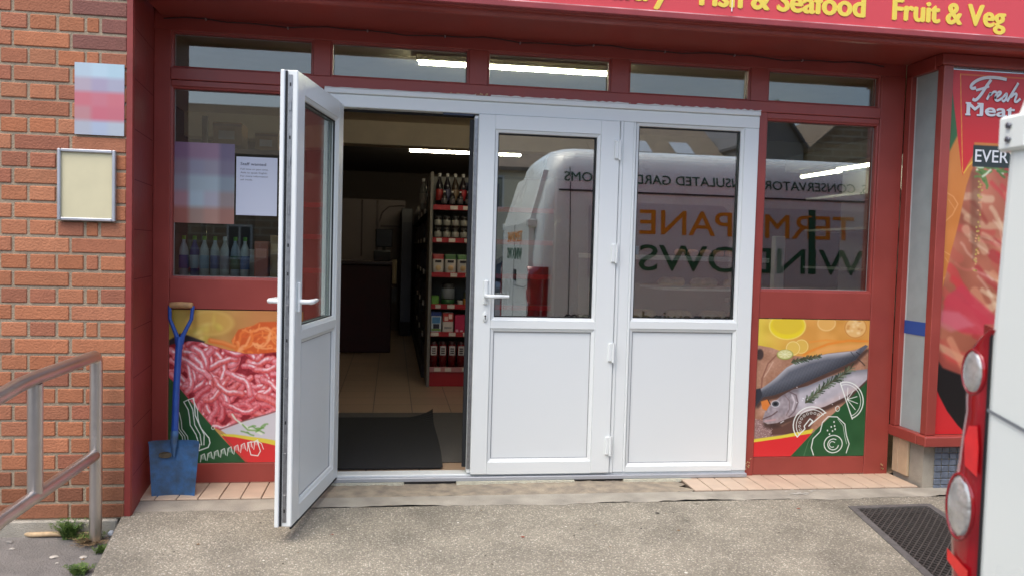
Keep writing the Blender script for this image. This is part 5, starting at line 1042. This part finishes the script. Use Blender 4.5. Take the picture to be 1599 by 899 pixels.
# cab glass, wheels, tail
GLD = mat('dark_car_glass', (20, 24, 28), .08, spec=.8)
b = MB(); b.quad((5.95, sidey(1.12, .004), 1.12), (6.75, sidey(1.12, -.03), 1.12), (6.35, sidey(1.65, -.02), 1.66), (5.95, sidey(1.65, .004), 1.66)); b.build('cab_window', GLD, VN)
b = MB(); b.quad((6.56, -2.85, 2.03), (6.56, -4.5, 2.03), (7.12, -4.55, 1.36), (7.12, -2.8, 1.36)); b.build('windscreen', GLD, VN)
TY = mat('tyre_rubber', (26, 26, 28), .85); RM = mat('wheel_rim', (150, 152, 156), .35, metal=.7)
for x in (2.35, 6.75):
    for y0, s_ in ((-2.705, -1), (-4.655, 1)):
        w_ = MB().lathe([(.20, 0), (.32, 0), (.345, .03), (.345, .19), (.32, .22), (.2, .22)] if s_ > 0 else [(.20, 0), (.32, 0), (.345, -.03), (.345, -.19), (.32, -.22), (.2, -.22)], (x, y0+.012*(1 if s_ < 0 else -1), .085), 28, axis='y').build('wheel', TY, VN)
        MB().lathe([(.001, .01*-s_), (.12, .014*-s_), (.2, .004*-s_), (.2, .02*s_)], (x, y0+.012*(1 if s_ < 0 else -1), .085), 24, axis='y').build('rim', RM, w_)
# wrap-round tail lamps: outline in (y, z) following the corner
LR = mat('red_lens', (150, 14, 24), .12, coat=.8, var=.35, vscale=9); LB = mat('bright_red_lens', (232, 26, 26), .12, coat=.8, var=.15, vscale=20); LC = mat('clear_lens', (206, 204, 198), .2, metal=.55, coat=1, var=.3, vscale=35, bump=.5, bscale=60); LT = mat('pink_red_lens', (190, 96, 96), .12, coat=.8, var=.3, vscale=14)
def taillamp(my):
    f = (lambda y: y) if my > 0 else (lambda y: 2*YC-y)
    prof = [(1.105, -2.850, -2.835), (1.085, -2.843, -2.80), (1.06, -2.838, -2.772), (1.0, -2.835, -2.762), (.955, -2.836, -2.762), (.925, -2.837, -2.765), (.88, -2.832, -2.757), (.82, -2.836, -2.748), (.76, -2.838, -2.738), (.70, -2.838, -2.730), (.62, -2.834, -2.738), (.56, -2.826, -2.748), (.50, -2.822, -2.752), (.46, -2.82, -2.756)]
    b = MB(); V = []; F = []; K = 7
    for z, yi, yo in prof:
        lx = 0
        for k in range(K): t_ = k/(K-1); y = yi+(yo-yi)*t_; V.append((1.199+.02*abs(1-2*t_)**2.5-.0*t_+lx, f(y), z))
        V.append((1.29+lx, f(-2.712), z)); V.append((1.365+lx, f(-2.682), z)); V.append((1.365+lx, f(-2.76), z)); V.append((1.222+lx, f(yi-.001), z))
    m_ = K+4
    for j in range(len(prof)-1):
        for k in range(m_): F.append((j*m_+k, j*m_+(k+1) % m_, (j+1)*m_+(k+1) % m_, (j+1)*m_+k))
    b.add(V, F, smooth=True); b.add(V[:m_], [list(range(m_))]); b.add(V[-m_:], [list(range(m_))]); L = b.build('tail_lamp', LR, VN)
    for cz, hz, hy, cy, mt in ((1.012, .044, .029, -2.797, LC), (.722, .066, .037, -2.778, LC)):
        lx = 0
        b = MB(); b.lathe([(hy, .004), (hy*.99, -.001), (hy*.8, -.004), (hy*.4, -.006), (.0005, -.0065)], (1.201+lx, f(cy), cz), 28, axis='x', sc=(1, hz/hy)); b.build('round_lens', mt, L)
        b = MB(); b.lathe([(hy*1.0, .004), (hy*1.01, -.002), (hy*1.10, -.0025), (hy*1.14, .004)], (1.201+lx, f(cy), cz), 28, axis='x', sc=(1, hz/hy)); b.build('lens_ring', LR, L)
    b = MB(); b.add([(1.1955, f(-2.825), .905), (1.1955, f(-2.80), .90), (1.1955, f(-2.79), .87), (1.1955, f(-2.795), .815), (1.1955, f(-2.832), .80), (1.1955, f(-2.832), .86)], [list(range(6))]); b.build('bright_lens', LB, L); b = MB(); b.add([(1.1955, f(-2.82), .60), (1.1955, f(-2.755), .625), (1.1955, f(-2.757), .60), (1.1955, f(-2.82), .565)], [list(range(4))]); b.build('bright_lens', LB, L)
    b = MB(); b.box(1.2045, 1.2075, f(-2.838)-.003, f(-2.838)+.003, .47, 1.10); b.build('lamp_edge_line', GASK, L)  # dark line along the edge between lamp and rear door
taillamp(1); taillamp(-1)
RG = mat('gap_shadow_grey', (120, 124, 126), .7)  # grey strips draw the shadow of the door crease and centre gap
b = MB(); lx = lambda z: 1.2062
b.add([(lx(.945)-.004, -2.842, .945), (lx(.945)-.004, -2.842, .938), (lx(.90)-.004, -3.0, .905), (lx(.9)-.004, -3.66, .90), (lx(.9)-.004, -3.66, .908), (lx(.90)-.004, -3.0, .913)], [list(range(6))])
b.box(lx(1.5)-.002, lx(1.5)+.02, -3.687, -3.673, .3, 1.5); b.build('door_gaps', RG, VN)
def rear_door(my):
    f = (lambda y: y) if my > 0 else (lambda y: 2*YC-y)
    zs = (.15, .5, .9, 1.1, 1.3, 1.5, 1.75, 1.98); ye = (-2.838, -2.838, -2.838, -2.840, -2.850, -2.862, -2.885, -2.93); V = []
    for z, y in zip(zs, ye):
        o = .28*max(0, z-1.5); V += [(1.209+o, f(y), z), (1.2065+o, f(y-.012), z), (1.2065+o, f(-3.672), z), (1.26+o, f(-3.672), z), (1.26+o, f(y), z)]
    F = [(j*5+k, j*5+(k+1) % 5, (j+1)*5+(k+1) % 5, (j+1)*5+k) for j in range(len(zs)-1) for k in range(5)]+[(0, 1, 2, 3, 4), tuple(range(len(V)-5, len(V)))]
    MB().add(V, F).build('rear_door', VW, VN)
rear_door(1); rear_door(-1)
for z in (1.495, .42):
    for y0, y1 in ((-2.838, -2.915), (-4.52, -4.445)):
        b = MB(); b.box(1.194, 1.262+.04, y0, y1, z-.035, z+.035, bev=.006); h_ = b.build('hinge', VW, VN)
        b = MB()
        for dz in (-.013, .014): b.lathe([(.0005, -.003), (.006, -.003), (.006, .003)], (1.1915, (y0+y1)/2+.006, z+dz), 10, axis='x')
        b.build('hinge_screws', mat('screw_steel', (110, 112, 118), .4, metal=.7), h_)
MB().box(1.16, 1.30, -4.60, -2.76, -.02, .20, bev=.03).build('rear_bumper', mat('bumper_grey', (70, 72, 74), .6), VN)
MB().box(1.190, 1.2060, -3.62, -3.50, .95, 1.06, bev=.004).build('door_handle', mat('handle_black', (30, 30, 32), .5), VN)
TX = lambda p: Vector((1.2055+p.y, p.x, p.z))
b = MB(); fit_text(b, 'TERMOPANE', 0, .95, 1.33, .10, 0, thick=.001, offset=.01, pl=lambda p: Vector((1.2055+p.y, -3.2-p.x, p.z))); b.build('rear_lettering', VO, VN)
b = MB(); fit_text(b, 'WINDOWS', 0, .95, 1.16, .11, 0, thick=.001, offset=.01, pl=lambda p: Vector((1.2055+p.y, -3.2-p.x, p.z))); b.build('rear_lettering', VG, VN)

# ================================================================== across the road (seen in the glass)
SLATE = mat('slate_roof', (88, 88, 92), .8, var=.2, vscale=3); BRN = mat('brown_tile_roof', (128, 112, 94), .85, var=.2, vscale=3, bump=.3, bscale=20); WG = mat('house_window_glass', (50, 58, 66), .1, spec=.8); WF = mat('house_window_frame', (200, 196, 188), .5)
BRKF = brick_tex_mat('far_brown_brick', (150, 122, 92), (128, 102, 78), (170, 156, 134), bw=.9, rh=.3); BRKR = brick_tex_mat('far_red_brick', (146, 92, 70), (128, 80, 62), (160, 148, 132), bw=.9, rh=.3)
def house(x0, x1, zt, zr, wall, roof, lab, wins, vel=(), chim=True):
    y1, y0 = -29.5, -38; t = thing('terraced_house', lab, 'house', ((x0+x1)/2, y1, -.2), 'houses across the road')
    MB().box(x0, x1, y0, y1, -.25, zt).build('wall', wall, t); ym = (y0+y1)/2
    b = MB(); e = .3; b.add([(x0, y1+e, zt-.1), (x1, y1+e, zt-.1), (x1, ym, zr), (x0, ym, zr), (x0, y0-e, zt-.1), (x1, y0-e, zt-.1), (x0, y1+e, zt-.25), (x1, y1+e, zt-.25), (x0, y0-e, zt-.25), (x1, y0-e, zt-.25)], [(0, 1, 2, 3), (3, 2, 5, 4), (0, 1, 7, 6), (4, 5, 9, 8), (0, 3, 4, 8, 6), (1, 2, 5, 9, 7)]); rf = b.build('roof', roof, t)
    if chim: b = MB(); b.box(x1-.9, x1-.2, ym-.4, ym+.4, zr-.5, zr+.9); [b.lathe([(.1, 0), (.09, .35)], (x1-.7+.3*k, ym, zr+.9), 8) for k in range(2)]; b.build('chimney', BRKR, rf)
    for a, c_ in vel:
        tt = .5; yv = y1+e-(ym and (y1+e-ym)*tt); zv = zt-.1+(zr-zt+.1)*tt; sl_ = (zr-zt+.1)/(y1+e-ym); d = .55
        b = MB(); b.add([(a, yv+d, zv-d*sl_+.05), (c_, yv+d, zv-d*sl_+.05), (c_, yv-d, zv+d*sl_+.05), (a, yv-d, zv+d*sl_+.05)], [(0, 1, 2, 3)]); b.build('skylight', mat('skylight_glass', (170, 176, 180), .1), rf)
    for a, z in wins:
        w_ = MB().box(a, a+1.0, y1+.002, y1+.05, z, z+1.4).build('window', WF, t); MB().box(a+.08, a+.46, y1+.051, y1+.06, z+.08, z+1.32).build('pane', WG, w_); MB().box(a+.54, a+.92, y1+.051, y1+.06, z+.08, z+1.32).build('pane', WG, w_)
    MB().box(x0+.5, x0+1.4, y1+.002, y1+.06, -.2, 1.9).build('door', pm((60, 40, 40)), t)
    MB().tube([(x1-.3, y1+.08, 0), (x1-.3, y1+.08, zt-.3)], .06, 8).build('drainpipe', pm((50, 50, 54)), t)
CRM = mat('cream_render', (206, 192, 164), .85, var=.12, vscale=.8)
house(2.6, 8.6, 4.85, 7.5, CRM, BRN, 'cream rendered house across the road, reflected in the middle door', [(3.6, 3.0), (5.6, 3.0), (7.2, 3.0), (4.6, .6), (6.8, .6)])
house(8.62, 14.9, 4.9, 7.45, BRKR, BRN, 'red brick house with two skylights across the road', [(9.6, 3.0), (12.4, 3.0), (10.8, .6), (13.2, .6)], vel=((10.7, 11.5), (12.6, 13.5)), chim=False)
house(-4.0, 2.58, 4.9, 7.45, BRKF, BRN, 'brown brick house across the road, opposite the open door', [(-3, 3.0), (-.6, 3.0), (1.0, .6), (-3, .6)])
house(-12.0, -4.02, 4.9, 7.45, BRKF, BRN, 'wide brown brick house across the road, reflected in the left window', [(-11, 3.0), (-8.6, 3.0), (-6, 3.0), (-9.8, .6), (-6.6, .6)])
house(-19.5, -12.02, 4.8, 7.2, CRM, SLATE, 'cream house with slate roof at the left end across the road', [(-18, 3.0), (-15, 3.0), (-16, .6)])
def gable(x0, x1, zt, zp, wall, roof, lab, wins):
    y1, y0 = -29.0, -37; xm = (x0+x1)/2; t = thing('gabled_house', lab, 'house', (xm, y1, -.2), 'houses across the road')
    MB().prism([(x0, -.25), (x1, -.25), (x1, zt), (xm, zp), (x0, zt)], y1, y0).build('wall', wall, t)
    b = MB(); d = .14; b.prism([(x0-.12, zt-.1), (xm, zp+.02), (x1+.12, zt-.1), (x1+.12, zt-.1+d), (xm, zp+.02+d), (x0-.12, zt-.1+d)], y1+.25, y0-.1); b.build('roof', roof, t)
    for a, z in wins:
        w_ = MB().box(a, a+1.0, y1+.002, y1+.05, z, z+1.4).build('window', WF, t); MB().box(a+.08, a+.92, y1+.051, y1+.06, z+.08, z+1.32).build('pane', WG, w_)
gable(14.95, 17.75, 6.1, 7.95, mat('grey_render', (112, 110, 108), .85), SLATE, 'narrow grey gabled house with slate roof across the road', [(15.8, 3.0), (15.8, .6)])
gable(17.95, 22.1, 6.0, 7.8, BRKF, BRN, 'brown brick gabled house across the road, reflected in the right window', [(18.7, 2.4), (20.4, 2.4), (19.5, .4)])
gable(22.3, 27, 6.0, 7.6, BRKR, SLATE, 'red brick gabled house at the right end across the road', [(23.5, 2.4), (25, .4)])
# cars across the road
def make_car(lab, rgb):
    t = thing('parked_car', lab, 'car', (0, 0, 0), 'cars parked across the road'); P = mat('car_paint', rgb, .25, coat=.6)
    pr_ = [(-2.05, .25), (-2.08, .62), (-1.95, .88), (-1.45, .95), (-.85, 1.38), (-.4, 1.45), (.55, 1.45), (1.1, 1.3), (1.65, .98), (2.0, .9), (2.08, .6), (2.05, .25)]
    b = MB(); V = []; ys = [(-.86, .0), (-.84, .05), (-.62, .1), (.62, .1), (.84, .05), (.86, 0)]
    for y, k in ys:
        for x, z in pr_: V.append((x*(1-k*.12), y if z < 1 else y*.84, z+(k*.1 if z > 1 else k*.2*(z > .5))))
    n = len(pr_); F = []
    for j in range(len(ys)-1):
        for k in range(n): F.append((j*n+k, j*n+(k+1) % n, (j+1)*n+(k+1) % n, (j+1)*n+k))
    b.add(V, F); b.add(V[:n], [list(range(n))]); b.add(V[-n:], [list(range(n))]); b.build('body', P, t)
    for s_ in (-1, 1):
        b = MB(); b.add([(-1.2, s_*.845, .98), (1.25, s_*.845, 1.0), (.9, s_*.735, 1.36), (-.72, s_*.735, 1.38)], [(0, 1, 2, 3)]); b.build('side_window', GLD, t)
        for x in (-1.3, 1.3):
            w_ = MB().lathe([(.001, 0), (.2, 0), (.32, .01), (.32, .2), (.001, .2)] if s_ < 0 else [(.001, 0), (.2, 0), (.32, -.01), (.32, -.2), (.001, -.2)], (x, s_*.88, .32), 22, axis='y').build('wheel', TY, t)
            MB().lathe([(.001, s_*.012), (.19, s_*.01), (.2, 0)], (x, s_*.88, .32), 18, axis='y').build('rim', RM, w_)
    for x, nm, c_ in ((-2.085, 'headlight', (220, 220, 220)), (2.085, 'tail_light', (170, 20, 24))):
        for y in (-.62, .62): MB().box(x-.01, x+.01, y-.16, y+.16, .6, .74, bev=.004).build(nm, pm(c_, .15), t)
    return t
c1 = make_car('dark parked car across the road in front of the cream house', (34, 38, 44)); c1.location = (4.6, -22, -.262)
copy_thing(c1, (-8.2, -22, -.262), 'dark parked car across the road at the left, reflected in the left window'); copy_thing(c1, (-2.4, -22.1, -.262), 'dark parked car across the road, between the other two cars', R_(180))
for o in bpy.data.objects:
    if '_local' in o: del o['_local']
